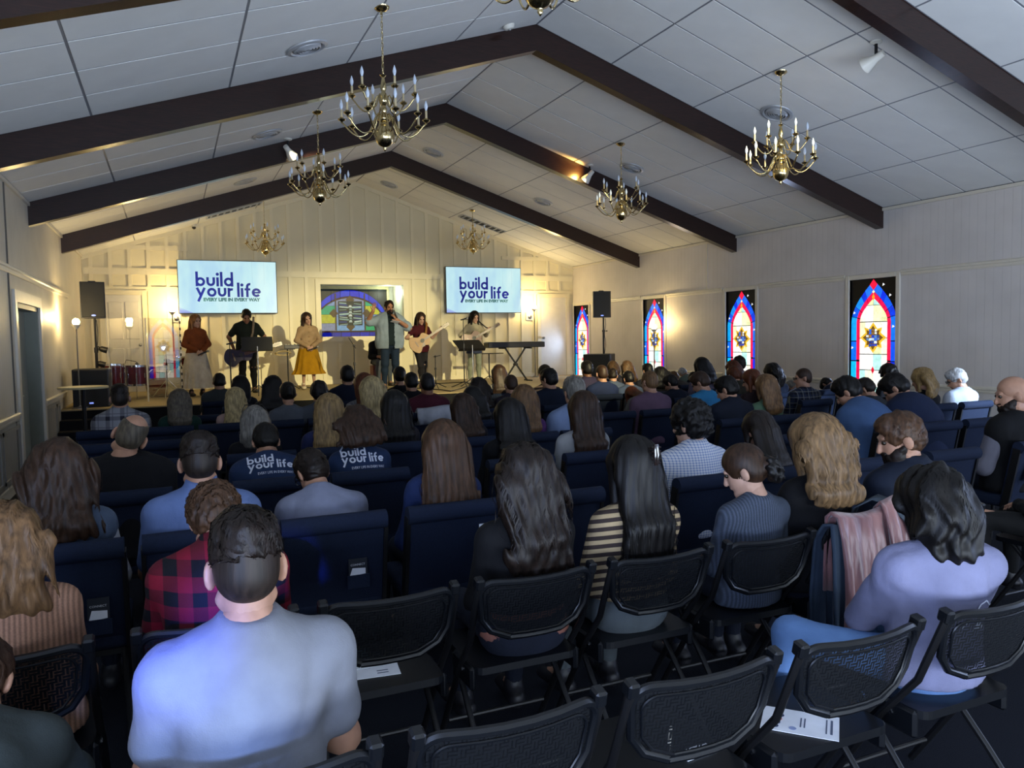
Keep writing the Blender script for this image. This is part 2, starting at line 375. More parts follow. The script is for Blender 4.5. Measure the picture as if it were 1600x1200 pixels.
mb.build('door_handle', M_STEEL, d)
# --- ceiling: slab, tiles, beams
cl = MB()
cl.prism([(-.3, ZE-.3*SL), (XA, ZA), (XA, ZA+.15), (-.3, ZE+.15-.3*SL)], YR-.2, YB+.2, 'y'); cl.prism([(XA, ZA), (W+.3, ZE-.3*SL), (W+.3, ZE+.15-.3*SL), (XA, ZA+.15)], YR-.2, YB+.2, 'y')
ceil = tag(cl.build('ceiling', M_GRID), kind=S, label='sloped ceiling of large white tiles between dark beams')
BY = [8.671-3.374*2, 8.671-3.374, 8.671, 12.037, 15.422]; BT = .14
XS = [.012, 1.04, 2.32, 3.55, 4.82, XA-.005]
ANG = math.atan(SL); TC = {}
edges = [YR]+BY+[YB]
ys = []
for b0, b1 in zip(edges[:-1], edges[1:]):
    a = b0+(BT if b0 in BY else 0); n = max(1, round((b1-b0)/.675))
    e = [b1-(b1-b0)*(n-i)/n for i in range(n+1)]; e[0] = a
    ys += [(e[i], e[i+1]) for i in range(n)]
for y0, y1 in ys:
    if y1 < 1.9: continue
    for i in range(5):
        for s in (0, 1):
            x0, x1 = XS[i], XS[i+1]; k = (round(y1-y0, 2), i, s)
            if k not in TC:
                L = (x1-x0)/math.cos(ANG); mb = MB(); mb.rbox(.011, L-.011, .011, y1-y0-.011, -.0045, .004, .0015, 1); TC[k] = mb.mesh('ceiling_tile')
            o = link('ceiling_tile', TC[k], M_TILE, ceil)
            if s == 0: o.matrix_local = Matrix.Translation((x0, y0, ZE+SL*x0)) @ Matrix.Rotation(-ANG, 4, 'Y')
            else: o.matrix_local = Matrix.Translation((W-x1, y0, ZE+SL*x1)) @ Matrix.Rotation(ANG, 4, 'Y')
HB = .311
for y in BY[0:]:
    mb = MB(); e = .004
    mb.prism([(0, ZE-HB), (XA, ZA-HB), (W, ZE-HB), (W, ZE-e), (XA, ZA-e), (0, ZE-e)], y, y+BT, 'y'); mb.build('ceiling_beam', M_BEAM, ceil)
for s in (0, 1):    # cornice strip where ceiling meets the side walls
    x = 0 if s == 0 else W-.03
    MB().box(x, x+.03, YR, YB, ZE-.05, ZE-.006).build('cornice', M_TRIM, ceil)
# ================================================================== STAINED GLASS
GL = {}
def glass(col, st=None):
    k = 'glass'+col
    if k not in GL:
        t = NT('stained_glass'); c = srgb(col); n = t.noise(t.co(), 16, 3)
        cc = t.ramp(n, [(.3, tuple(q*.72 for q in c)), (.7, tuple(min(1, q*1.12) for q in c))])
        lum = .3*c[0]+.6*c[1]+.1*c[2]
        t.set(tuple(q*.2 for q in c), .4, 0, .2); t.emit(cc, st if st is not None else (.92 if lum > .02 else .06)); GL[k] = t.m
    return GL[k]
M_LEAD = mat('window_lead', '#15161a', .5, .4); M_GOLD = None
def clip(poly, inside, cut):
    out = []
    for i, p in enumerate(poly):
        q = poly[(i+1) % len(poly)]; a, b = inside(p), inside(q)
        if a >= 0: out.append(p)
        if a*b < 0: t = a/(a-b); out.append((p[0]+(q[0]-p[0])*t, p[1]+(q[1]-p[1])*t))
    return out
def clip_poly(poly, conv):     # conv: counter-clockwise convex polygon
    for i in range(len(conv)):
        a, b = conv[i], conv[(i+1) % len(conv)]
        poly = clip(poly, lambda p: (b[0]-a[0])*(p[1]-a[1])-(b[1]-a[1])*(p[0]-a[0]), None)
        if len(poly) < 3: return []
    return poly
def area(p): return abs(sum(p[i][0]*p[(i+1) % len(p)][1]-p[(i+1) % len(p)][0]*p[i][1] for i in range(len(p))))/2
def shrink(p, d):
    cx = sum(a for a, b in p)/len(p); cy = sum(b for a, b in p)/len(p); r = math.sqrt(area(p))/2+1e-6
    k = max(.4, 1-d/r); return [(cx+(a-cx)*k, cy+(b-cy)*k) for a, b in p]
def gothic(hw, yt, ys_, yb, n=9):   # pointed arch outline, counter-clockwise from the bottom; circular sides
    h = yt-ys_; R = (hw*hw+h*h)/(2*hw); side = []
    for i in range(n+1):
        y = ys_+h*i/n; x = hw*(1-(i/n)**1.72); side.append((max(x, 0), y))
    return [(-hw, yb), (hw, yb)]+side[:-1]+[(0, yt)]+[(-x, y) for x, y in side[:-1]][::-1], side
def lancet():
    P = []     # (poly, colour, depth)
    hw, T, B = .42, 1.915, 0.0
    out, so = gothic(hw, T-.02, T-.66, B, 8); inn, si = gothic(hw-.105, T-.19, T-.66, B, 8); core, sc_ = gothic(hw-.165, T-.30, T-.66, B, 8)
    def ring(sa, sb, cols, yb, segs, sgn, d):
        A = [(sa[0][0], yb+(sa[0][1]-yb)*i/4) for i in range(4)]+sa; Bq = [(sb[0][0], yb+(sb[0][1]-yb)*i/4) for i in range(4)]+sb
        st = [round(i*(len(A)-1)/segs) for i in range(segs+1)]
        for i in range(segs):
            a = A[st[i]:st[i+1]+1]; b = Bq[st[i]:st[i+1]+1]; q = [(sgn*x, y) for x, y in a+b[::-1]]
            P.append((q, cols[i % len(cols)], d))
    ring(so, si, ['#10b8f0', '#0a6ff0', '#0fa0ee', '#0b55e0', '#1488ea', '#0a35d8', '#2070ee'], B, 7, -1, 0)
    ring(so, si, ['#0a2ee0', '#0d50ea', '#1170f0', '#0a38d8', '#0b58ea', '#0a30e0', '#1c66ee'], B, 7, 1, 0)
    ring(si, sc_, ['#f01050', '#ee1248', '#e8104c'], B, 5, -1, .002); ring(si, sc_, ['#e80f50', '#f0164a', '#ea1050'], B, 5, 1, .002)
    dk = ['#1a1818', '#201d1d', '#161518']
    s2 = [(x, y) for x, y in so]
    for sg in (-1, 1):
        for i in range(0, 8, 4):
            seg = s2[i:i+5]; q = [(sg*x, y) for x, y in seg]+[(sg*(hw+.0), seg[-1][1]), (sg*hw, seg[0][1])]
            if i == 4: q = [(sg*x, y) for x, y in seg]+[(0, T), (sg*hw, T), (sg*hw, seg[0][1])]
            P.append((q, dk[(i//4+(sg > 0)) % 3], 0))
    xs = [-.30, -.15, 0, .15, .30]; ysq = [B]+[T-1.70, T-1.43, T-1.18, T-.925, T-.67, T-.41, T-.1]
    cols = ['#fdfbe6', '#f4f0c0', '#b8eee6', '#fbf8f0', '#f6f4d8', '#fdfdfa', '#e6ecb0', '#fff9ee']
    rr = random.Random(3)
    for i in range(4):
        for j in range(len(ysq)-1):
            c = clip_poly([(xs[i], ysq[j]), (xs[i+1], ysq[j]), (xs[i+1], ysq[j+1]), (xs[i], ysq[j+1])], core)
            if len(c) > 2 and area(c) > 2e-4: P.append((c, rr.choice(cols), 0))
    def dia(cx, cy, w, h): return [(cx-w, cy), (cx, cy-h), (cx+w, cy), (cx, cy+h)]
    P.append((dia(0, T-.09, .075, .09), '#f5163c', .006)); P.append((dia(0, T-.20, .03, .03), '#ffe9b0', .006)); P.append((dia(0, T-.285, .03, .06), '#f0a020', .006)); P.append((dia(0, T-1.43, .033, .065), '#e01838', .006))
    for x, y in ((-.36, T-.52), (.36, T-.75), (-.395, T-1.08), (.30, T-.27), (.18, T-.1)): P.append(([(x-.02, y-.025), (x+.03, y), (x-.01, y+.03)], '#f4faff', .006))
    # eight-pointed medallion: gold frame, small pieces of coloured glass
    def star(R, r, cy): return [((R if k % 2 == 0 else r)*math.sin(PI*k/8*1), cy+(R*1.04 if k % 2 == 0 else r)*math.cos(PI*k/8)) for k in range(16)]
    def star8(a, b, cy):
        q = []
        for k in range(4):
            th = PI/2*k
            for ang, rad in ((0, a), (PI/8*1.3, b*.86), (PI/4, b*1.22), (PI/2-PI/8*1.3, b*.86)): q.append((rad*math.sin(th+ang), cy+rad*math.cos(th+ang)))
        return q
    P.append((star8(.245, .19, T-.92), '#e8b830', .004)); P.append((star8(.195, .145, T-.92), '#6a4a18', .008))
    rg = random.Random(11); pal = ['#1c40c0', '#2a66d8', '#dfe8e8', '#8a6a3a', '#3a4a50', '#b8d0e0', '#28489a', '#f0ece0', '#1a2c80', '#5a86b8', '#a87838']
    for i in range(5):
        for j in range(6):
            x, y = -.12+.05*i, T-.92-.14+.047*j
            if abs(x+.025)*1.0+abs(y+.023-(T-.92))*.7 > .14: continue
            q = [(x+rg.uniform(-.012, .012), y+rg.uniform(-.012, .012)), (x+.048+rg.uniform(-.01, .01), y+rg.uniform(-.01, .01)), (x+.048, y+.045), (x+rg.uniform(-.01, .01), y+.045)]
            P.append((q, rg.choice(pal), .012))
    return P
LP = lancet()
LMESH = [(MB().prism(shrink(p, .004), d, d+.006, 'x').mesh('glass_pane'), c) for p, c, d in LP]
def lbox(nm, m, par, *q): return MB().box(*q).build(nm, m, par)
for i, (a, b) in enumerate(WINS):
    cy = (a+b)/2; wn = tag(MB().box(W+.034, W+.044, a, b, WZ0, WZ1).build('window_%d' % (i+1), M_LEAD), kind=S,
        label=['stained glass lancet window of pointed blue arch, fourth one counted from the stage', 'stained glass lancet window, third one counted from the stage', 'stained glass lancet window behind the thin floor lamp', 'stained glass lancet window beside the loudspeaker nearest the keyboard'][i])
    for me, c in LMESH:
        o = link('glass_pane', me, glass(c), wn)
        o.matrix_local = Matrix.Translation((W+.033, cy, WZ0)) @ Matrix.Diagonal((-1, -(b-a)/.86, 1, 1)) 
    for nm, q in (('frame', (W-.025, W+.09, a-.075, a, WZ0-.08, WZ1+.075)), ('frame', (W-.025, W+.09, b, b+.075, WZ0-.08, WZ1+.075)), ('frame', (W-.025, W+.09, a, b, WZ1, WZ1+.075)), ('sill', (W-.06, W+.09, a, b, WZ0-.08, WZ0))):
        MB().rbox(*q, .006, 1).build(nm, M_TRIM, wn)
    lamp('window_daylight', 'SPOT', (W-.03, cy, 1.5), 60, (.45, .62, 1.0), (W-3, cy-.8 if i else cy-1.6, 1.3), spot_size=math.radians(150), spot_blend=1., shadow_soft_size=.03)
# guessed windows with glowing panes, added unseen to give the daylight a source
for i, (x, s, y0, y1, z0, z1) in enumerate(((0, 1, -1.6, .8, .75, 2.35), (W, -1, -1.0, 1.4, .9, 2.35), (W, -1, 2.5, 3.3, 1.6, 2.47))):
    wn = tag(MB().box(x, x+s*.012, y0, y1, z0, z1).build('window_%d' % (6+i), glow('added_daylight_pane', '#b8ccf0', .5)), kind=S)
    for q in ((y0-.07, y0, z0-.07, z1+.07), (y1, y1+.07, z0-.07, z1+.07), (y0, y1, z1, z1+.07), (y0, y1, z0-.07, z0)):
        MB().box(x, x+s*.035, q[0], q[1], q[2], q[3]).build('frame', M_TRIM, wn)
# --- glass panel in the baptistry opening
GY = YB+ND-.06; gx1 = at_y(605, 500, GY).x; gz1 = at_y(560, 452, GY).z; gxc = at_y(547, 480, GY).x; ghw = gx1-gxc; gz0 = NZ0-.02; GH = gz1-gz0
wn = tag(MB().box(gxc-ghw, gxc+ghw, GY, GY+.02, gz0, gz1).build('window_5', M_LEAD), kind=S, label='wide stained glass panel in the opening behind the stage')
PP = []
hw = ghw; R = (hw*hw+(GH*.55)**2)/(2*GH*.55)
def ya(x, off=0): return GH-.02-off-(R-math.sqrt(max(0, R*R-x*x)))
N = 8
for i in range(N):
    a, b = -hw+2*hw*i/N, -hw+2*hw*(i+1)/N; m_ = (a+b)/2
    PP.append(([(a, ya(a, .16)), (m_, ya(m_, .16)), (b, ya(b, .16)), (b, ya(b)), (m_, ya(m_)), (a, ya(a))], ['#0a1ae0', '#0c30f0', '#0818c8', '#1038ea'][i % 4], .002))
    PP.append(([(a, ya(a, .20)), (m_, ya(m_, .20)), (b, ya(b, .20)), (b, ya(b, .165)), (m_, ya(m_, .165)), (a, ya(a, .165))], '#4a0a18', .002))
    if abs(m_) > hw*.2: PP.append(([(a, ya(a)), (m_, ya(m_)), (b, ya(b)), (b, GH-.004), (a, GH-.004)], ['#16201e', '#1c2624'][i % 2], 0))
    PP.append(([(a, .0), (b, 0), (b, .13), (a, .13)], ['#0a14a8', '#0c1cc0'][i % 2], .002)); PP.append(([(a, .135), (b, .135), (b, .165), (a, .165)], '#40101c', .002))
xs = [-hw, -hw+.20, -.36, .36, hw-.20, hw]; ysq = [.17, .36, .58, .80, 1.3]
pal = ['#d8cc20', '#88a8d8', '#20b070', '#7090c8', '#9098b8', '#c8c830', '#80b0e0', '#28b080']
rg = random.Random(5); arcp = [(-hw, .17), (hw, .17)]+[(hw-2*hw*i/16, ya(hw-2*hw*i/16, .205)) for i in range(17)]
for i in range(5):
    for j in range(4):
        c = clip_poly([(xs[i], ysq[j]), (xs[i+1], ysq[j]), (xs[i+1], ysq[j+1]), (xs[i], ysq[j+1])], arcp)
        if len(c) > 2 and area(c) > .002: PP.append((c, pal[(i*3+j*2+rg.randint(0, 1)) % 8], 0))
cyc = GH*.5
for x, y in ((0, .34), (0, -.34), (.42, 0), (-.42, 0)): PP.append(([(x-.12, cyc+y), (x, cyc+y-.12), (x+.12, cyc+y), (x, cyc+y+.12)], '#5a4420', .004))
PP.append(([(-.31, cyc-.31), (.31, cyc-.31), (.31, cyc+.31), (-.31, cyc+.31)], '#12201e', .008))
for k in range(11):   # pale streaked pieces of the centre picture
    y = cyc-.27+.052*k
    for sg in (-1, 1):
        x0 = .06+.03*math.sin(k*2.1); x1 = .29; w = .016+.008*math.sin(k*1.7+sg)
        PP.append(([(sg*x0, y-w), (sg*x1, y-w+.03*math.sin(k+sg)), (sg*x1, y+w+.03*math.sin(k+sg)), (sg*x0, y+w)], ['#a8c8c0', '#1c3478', '#88a8a0', '#c8dcd0', '#203a80'][(k+(sg > 0)*2) % 5], .012))
for k in range(6): y = cyc-.2+.075*k; PP.append(([(-.045+.02*math.sin(k*2), y-.03), (.05, y-.03), (.03, y+.035), (-.03, y+.03)], ['#c8d8c8', '#88a098', '#e0e8dc'][k % 3], .013))
for x in (-.37, .37): PP.append(([(x-.018, .165), (x+.018, .165), (x+.018, ya(x, .0)), (x-.018, ya(x, .0))], '#4a3420', .014))
for p, c, dd in PP: 
    o = MB().prism([(x, y) for x, y in shrink(p, .004)], -dd-.008, -dd, 'y').build('glass_pane', glass(c, .36), wn); o.location = (gxc, GY, gz0)
fr = MB()
for q in ((gxc-ghw-.05, gxc-ghw, gz0, gz1+.09), (gxc+ghw, gxc+ghw+.05, gz0, gz1+.09), (gxc-ghw, gxc+ghw, gz1, gz1+.09)): fr.box(q[0], q[1], GY-.03, GY+.03, q[2], q[3])
fr.build('frame', mat('niche_trim', '#b5ad80', .5), wn)
# ================================================================== CEILING FIXTURES
def cmat(x, y, drop=0):   # frame on the sloped ceiling, z axis pointing down into the room
    s = -1 if x < XA else 1
    return Matrix.Translation((x, y, zc(x)-.009-drop)) @ Matrix.Rotation(s*ANG, 4, 'Y')
vm = [MB().lathe([(.21, 0), (.205, -.012), (.17, -.022), (.165, -.012), (.15, .0)], n=28).mesh('rim', True, 40)]
for r in (.125, .095, .065, .035): vm.append(MB().lathe([(r+.018, 0), (r+.012, -.02), (r-.006, -.03), (r-.01, -.026), (r+.008, -.004)], n=24).mesh('vane', True, 40))
vback = MB().lathe([(.152, -.004), (.001, -.004)], n=24).mesh('duct')
VL = {0: 'first from the camera', 1: 'second from the camera', 2: 'third from the camera'}
M_VENT = mat('vent_grey', '#a9abad', .4, .2)
for side in (0, 1):
    for k, y in enumerate((7.85, 11.25, 14.65)):
        x = 2.99 if side == 0 else W-2.87
        e = empty('ceiling_vent', label='round ceiling vent %s, slope %s' % (['nearest the camera', 'in the middle of its slope', 'nearest the stage'][k], 'over the side door' if side == 0 else 'over the glass windows'), cat='vent', group='round ceiling vents')
        e.matrix_world = cmat(x, y)
        for i, m in enumerate(vm): link('rim' if i == 0 else 'vane', m, M_VENT, e)
        link('duct', vback, M_BLACK, e)
for x, y, w in ((6.45, 14.5, 'further from'), (6.45, 17.8, 'closer to')):
    e = empty('ceiling_vent', label='round ceiling vent near the ridge, the one %s the stage wall' % w, cat='vent', group='round ceiling vents')
    e.matrix_world = cmat(x, y)
    for i, m in enumerate(vm): link('rim' if i == 0 else 'vane', m, M_VENT, e)
    link('duct', vback, M_BLACK, e)
for x, s in ((3.04, 'over the first television'), (W-2.9, 'over the second television')):   # return air grilles
    e = empty('air_grille', label='slatted return air grille in the ceiling %s' % s, cat='vent'); e.matrix_world = cmat(x, 18.0)
    fr = MB()
    for q in ((-.6, .6, -.18, -.15), (-.6, .6, .15, .18), (-.6, -.57, -.15, .15), (.57, .6, -.15, .15)): fr.box(*q, -.015, 0)
    fr.build('frame', M_VENT, e); MB().box(-.57, .57, -.15, .15, -.004, 0).build('duct', M_BLACK, e)
    for i in range(8): MB().box(-.57+.1425*i+.05, -.57+.1425*i+.09, -.15, .15, -.012, -.004).build('slat', M_VENT, e)
e = empty('smoke_detector', label='small white smoke detector on the ceiling by the ridge', cat='smoke detector'); e.matrix_world = cmat(5.41, 8.46)
MB().lathe([(.07, 0), (.07, -.02), (.05, -.045), (.02, -.05)], n=20).build('housing', M_WHITE, e, smooth=True); MB().lathe([(.02, -.05), (.015, -.06), (.001, -.06)], n=12).build('sensor', M_STEEL, e, smooth=True)
e = empty('security_camera', (at_y(303, 354, 18.65)), label='small white dome security camera high on the stage wall', cat='camera')
MB().lathe([(.055, .04), (.055, .0), (.03, -.01)], n=16).build('mount', M_WHITE, e, smooth=True); MB().sphere((0, 0, -.02), .04).build('dome', M_BLACK, e, smooth=True)
# track spotlights beside the beams
def spotlight(x, y, aim, label, lit):
    e = empty('spotlight', label=label, cat='spotlight'); p = Vector((x, y, zc(x)-.012)); e.location = p
    MB().lathe([(.06, 0), (.06, -.015), (.02, -.03)], n=16).build('canopy', M_WHITE, e, smooth=True)
    MB().cyl((0, 0, -.02), (0, 0, -.13), .016, n=10).build('neck', M_BLK2, e, smooth=True)
    d = (Vector(aim)-p).normalized(); R = d.to_track_quat('-Z', 'Y').to_matrix()
    MB().lathe([(.001, .09), (.035, .085), (.04, .0), (.085, -.13), (.08, -.13), (.035, -.01)], (0, 0, -.17), 20, R).build('shade', M_WHITE, e, smooth=True)
    MB().sphere(Vector((0, 0, -.17))+R @ Vector((0, 0, -.05)), .032).build('bulb', glow('spot_bulb', '#ffd890', 12) if lit else glow('spot_bulb_far', '#ffe9c0', 6), e, smooth=True)
spotlight(8.39, 5.90, (6.2, 15, 1.2), 'white cone spotlight beside the nearest dark beam', 0)
spotlight(8.41, 11.86, (7.6, 13.2, 3.2), 'lit white cone spotlight throwing orange light on a beam', 1)
spotlight(3.35, 11.86, (6, 15, 2), 'small white cone spotlight half hidden behind a chandelier', 0)
lamp('spot_spill', 'SPOT', (8.33, 11.80, zc(8.33)-.20), 34, (1.0, .55, .12), (7.95, 12.4, zc(8)-.1), spot_size=math.radians(100), spot_blend=.9, shadow_soft_size=.03)
# chandeliers
M_CAND = mat('candle_sleeve', '#bba982', .6); 
t = NT('frosted_bulb'); t.set('#c9d4e2', .15, 0, .5); t.b.inputs['Emission Color'].default_value = C('#b8c8e0'); t.b.inputs['Emission Strength'].default_value = .07; t.b.inputs['Alpha'].default_value = .8; M_BULB = t.m
def arm_mesh(r, z0, z1, drop):
    pts = []
    for i in range(15):
        s = i/14; x = .035+(r-.035)*s
        z = z0+(z1-.03-z0)*s-drop*math.sin(PI*min(1, s*1.02))*(1 if s > .1 else s*10)+.05*math.sin(PI*min(1, s/.25))*(s < .25)
        pts.append((x, 0, z))
    return MB().tube(pts, .0075, 8).mesh('arm', True)
cup = MB().lathe([(.006, -.035), (.012, -.02), (.03, -.012), (.036, 0), (.012, .002), (.012, .012), (.02, .014)], n=14).mesh('drip_cup', True, 50)
cdl = MB().lathe([(.0105, .0), (.0105, .085), (.001, .085)], n=10).mesh('candle', True, 50)
blb = MB().lathe([(.006, .085), (.0095, .095), (.016, .115), (.0165, .13), (.011, .152), (.004, .172), (.001, .18)], n=12).mesh('bulb', True)
col = MB().lathe([(.004, .02), (.008, .01), (.03, .0), (.012, -.02), (.018, -.05), (.03, -.11), (.024, -.13), (.018, -.15), (.035, -.18), (.046, -.22), (.04, -.25), (.018, -.275), (.02, -.285), (.03, -.31), (.02, -.335), (.045, -.36), (.06, -.39), (.055, -.41), (.02, -.43), (.02, -.45)], n=20).mesh('column', True, 50)
bal = MB().lathe([(.02, -.44)]+[(.092*math.sin(PI*(i+1)/13), -.545+.105*math.cos(PI*(i+1)/13)) for i in range(12)]+[(.014, -.655), (.018, -.665), (.008, -.68), (.001, -.69)], n=24).mesh('ball', True)
canp = MB().lathe([(.075, 0), (.07, -.015), (.045, -.035), (.012, -.045), (.008, -.07)], n=20).mesh('canopy', True, 50)
A_LO = arm_mesh(.385, -.36, -.40, .16); A_UP = arm_mesh(.29, -.20, -.175, .12)
def chain_mesh(L):
    mb = MB(); n = max(2, int(L/.045))
    for i in range(n):
        z = -L+(i+.5)*L/n; h = L/n*.62; w = .011; q = []
        for k in range(9):
            a = 2*PI*k/8; q.append((w*math.cos(a) if i % 2 else 0, 0 if i % 2 else w*math.cos(a), z+h*math.sin(a)))
        mb.tube(q, .0028, 5, False)
    mb.tube([(.004, 0, 0), (.006, .004, -L*.5), (0, 0, -L)], .0022, 5)
    return mb.mesh('chain', True)
def chandelier(x, y, zhook, label, rot):
    L = zc(x)-.06-zhook
    e = empty('chandelier', (x, y, zhook), rot, label, 'chandelier', 'brass candle chandeliers')
    c = link('canopy', canp, M_BRASS, e, (0, 0, L+.055)); link('chain', chain_mesh(L), M_BRASS, e, (0, 0, L+.01)); link('column', col, M_BRASS, e); link('ball', bal, M_BRASS, e)
    for am, n, r, z, a0 in ((A_LO, 10, .385, -.40, 0), (A_UP, 6, .29, -.175, .3)):
        for k in range(n):
            a = link('arm', am, M_BRASS, e, rot=(0, 0, a0+2*PI*k/n))
            for nm, me, mm in (('drip_cup', cup, M_BRASS), ('candle', cdl, M_CAND), ('bulb', blb, M_BULB)): link(nm, me, mm, a, (r, 0, z))
h1 = at_y(600, 118, 7.1).z
for x, y, px, pyh, lb in ((3.54, 7.1, 600, 118, 'brass two-tier candle chandelier in front of the ridge, the largest fully seen one'), (3.56, 10.6, 499, 240, 'brass candle chandelier on the door slope, second from the camera'),
        (3.57, 17.2, 412, 350, 'small brass candle chandelier hanging above the first television'), (8.25, 7.1, 1222, 195, 'brass two-tier candle chandelier hanging nearest the large stained glass window'),
        (8.26, 10.6, 977, 280, 'brass two-tier candle chandelier beside the lit cone spotlight'), (8.28, 17.2, 739, 352, 'small brass candle chandelier hanging above the second television')):
    chandelier(x, y, at_y(px, pyh, y).z, lb, (x*3+y) % .6)
cx3, cy3 = 3.55, 3.6
chandelier(3.56, 3.86, h1, 'brass chandelier cut off by the top of the picture, only lower arms showing', .2)
# ================================================================== IMPLICIT SURFACES (bodies, hair, clothes)
def V3(*a): return np.array(a, float)
class SDF:
    def __init__(s, k=.03): s.k = k; s.p = []; s.post = []
    def rc(s, a, b, r0, r1=None, k=None, op='+'): s.p.append(('rc', V3(*a), V3(*b), r0, r0 if r1 is None else r1, None, s.k if k is None else k, op)); return s
    def ec(s, a, b, e0, e1, x=(1, 0, 0), k=None, op='+'): s.p.append(('ec', V3(*a), V3(*b), e0, e1, V3(*x), s.k if k is None else k, op)); return s
    def el(s, c, r, R=None, k=None, op='+'): s.p.append(('el', V3(*c), V3(*r), np.eye(3) if R is None else R, 0, None, s.k if k is None else k, op)); return s
    def cut(s, pt, n): s.post.append((V3(*pt), V3(*n)/np.linalg.norm(n))); return s
    @staticmethod
    def _d(p, P):
        t, a, b = p[0], p[1], p[2]
        if t == 'rc':
            ab = b-a; L = ab@ab+1e-12; h = np.clip(((P-a)@ab)/L, 0, 1); q = P-a-h[..., None]*ab
            return np.sqrt((q*q).sum(-1))-(p[3]+(p[4]-p[3])*h)
        if t == 'ec':
            ab = b-a; L2 = ab@ab+1e-12; ax = ab/math.sqrt(L2); h = np.clip(((P-a)@ab)/L2, 0, 1); q = P-a-h[..., None]*ab
            xx = p[5]-ax*(p[5]@ax); xx /= np.linalg.norm(xx); yy = np.cross(ax, xx)
            rx = p[3][0]+(p[4][0]-p[3][0])*h; ry = p[3][1]+(p[4][1]-p[3][1])*h; m = np.minimum(rx, ry)
            return (np.sqrt(((q@xx)/rx)**2+((q@yy)/ry)**2+((q@ax)/m)**2)-1)*m
        q = (P-a)@p[3]; qs = q/b; n = np.sqrt((qs*qs).sum(-1))
        g = np.sqrt(((qs/b)**2).sum(-1))+1e-9
        return n*(n-1)/g
    def _bb(s, p):
        if p[0] == 'rc': r = max(p[3], p[4]); return np.minimum(p[1], p[2])-r, np.maximum(p[1], p[2])+r
        if p[0] == 'ec': r = max(*p[3], *p[4]); return np.minimum(p[1], p[2])-r, np.maximum(p[1], p[2])+r
        e = np.sqrt(((p[3]*p[2])**2).sum(1)); return p[1]-e, p[1]+e
    @staticmethod
    def _comb(d, e, k, op):
        if op == '+':
            h = np.clip(.5+.5*(d-e)/k, 0, 1); return d*(1-h)+e*h-k*h*(1-h)
        h = np.clip(.5-.5*(d+e)/k, 0, 1); return d*(1-h)-e*h+k*h*(1-h)
    def eval(s, P, far=1.):
        d = np.full(P.shape[:-1], far)
        for p in s.p: d = s._comb(d, s._d(p, P), p[6], p[7])
        for a, n in s.post: d = np.maximum(d, (P-a)@n)
        if getattr(s, 'noise', None): d = d+s.noise(P)
        return d
    def mesh(s, res):
        tr = 3*res+.02
        bbs = [s._bb(p) for p in s.p if p[7] == '+']
        lo = np.min([b[0] for b in bbs], 0)-2.5*res; hi = np.max([b[1] for b in bbs], 0)+2.5*res
        for a, n in s.post:     # axis-aligned-ish cuts shrink the grid
            pass
        N = np.maximum(4, np.ceil((hi-lo)/res).astype(int)+1)
        ax = [lo[i]+res*np.arange(N[i]) for i in range(3)]
        D = np.full(N, tr, np.float32)
        for p in s.p:
            b0, b1 = s._bb(p); m = tr+p[6]
            i0 = np.clip(np.floor((b0-m-lo)/res).astype(int), 0, N); i1 = np.clip(np.ceil((b1+m-lo)/res).astype(int)+1, 0, N)
            if (i1 <= i0).any(): continue
            G = np.stack(np.meshgrid(*[ax[i][i0[i]:i1[i]] for i in range(3)], indexing='ij'), -1)
            sl = tuple(slice(i0[i], i1[i]) for i in range(3)); D[sl] = s._comb(D[sl], s._d(p, G), p[6], p[7])
        if s.post or getattr(s, 'noise', None):
            G = np.stack(np.meshgrid(*ax, indexing='ij'), -1)
            if getattr(s, 'noise', None):
                mk = np.abs(D) < tr*.98; D[mk] += s.noise(G[mk])
            for a, n in s.post: D = np.maximum(D, (G-a)@n)
        return nets(D, lo, res)
def nets(D, lo, res):
    ins = D < 0; nx, ny, nz = D.shape; S = np.zeros((nx-1, ny-1, nz-1, 3)); Cn = np.zeros((nx-1, ny-1, nz-1)); quads = []
    idx = -np.ones((nx-1, ny-1, nz-1), int); rec = []
    for axis in range(3):
        a = [slice(None)]*3; b = [slice(None)]*3; a[axis] = slice(0, -1); b[axis] = slice(1, None)
        A, B = ins[tuple(a)], ins[tuple(b)]; I = np.argwhere(A != B)
        if len(I) == 0: continue
        da = D[tuple(a)][tuple(I.T)]; db = D[tuple(b)][tuple(I.T)]; t = da/(da-db)
        P = I.astype(float); P[:, axis] += t; o1, o2 = (axis+1) % 3, (axis+2) % 3
        cl = []
        for u in (0, 1):
            for v in (0, 1):
                c = I.copy(); c[:, o1] -= u; c[:, o2] -= v
                ok = ((c >= 0) & (c < np.array(S.shape[:3]))).all(1)
                np.add.at(S, tuple(c[ok].T), P[ok]); np.add.at(Cn, tuple(c[ok].T), 1); cl.append((c, ok))
        rec.append((cl, A[tuple(I.T)]))
    use = Cn > 0; n = int(use.sum()); idx[use] = np.arange(n); Vt = S[use]/Cn[use][:, None]*res+lo
    for cl, s_ in rec:
        ok = cl[0][1] & cl[1][1] & cl[2][1] & cl[3][1]
        q = [idx[tuple(c[ok].T)] for c, _ in cl]; s2 = s_[ok]
        Q = np.stack([q[0], q[2], q[3], q[1]], 1)     # c(0,0), c(1,0), c(1,1), c(0,1)
        Q[s2] = Q[s2]; Q[~s2] = Q[~s2][:, ::-1]; quads.append(Q[:, ::-1])
    return Vt, (np.concatenate(quads) if quads else np.zeros((0, 4), int))
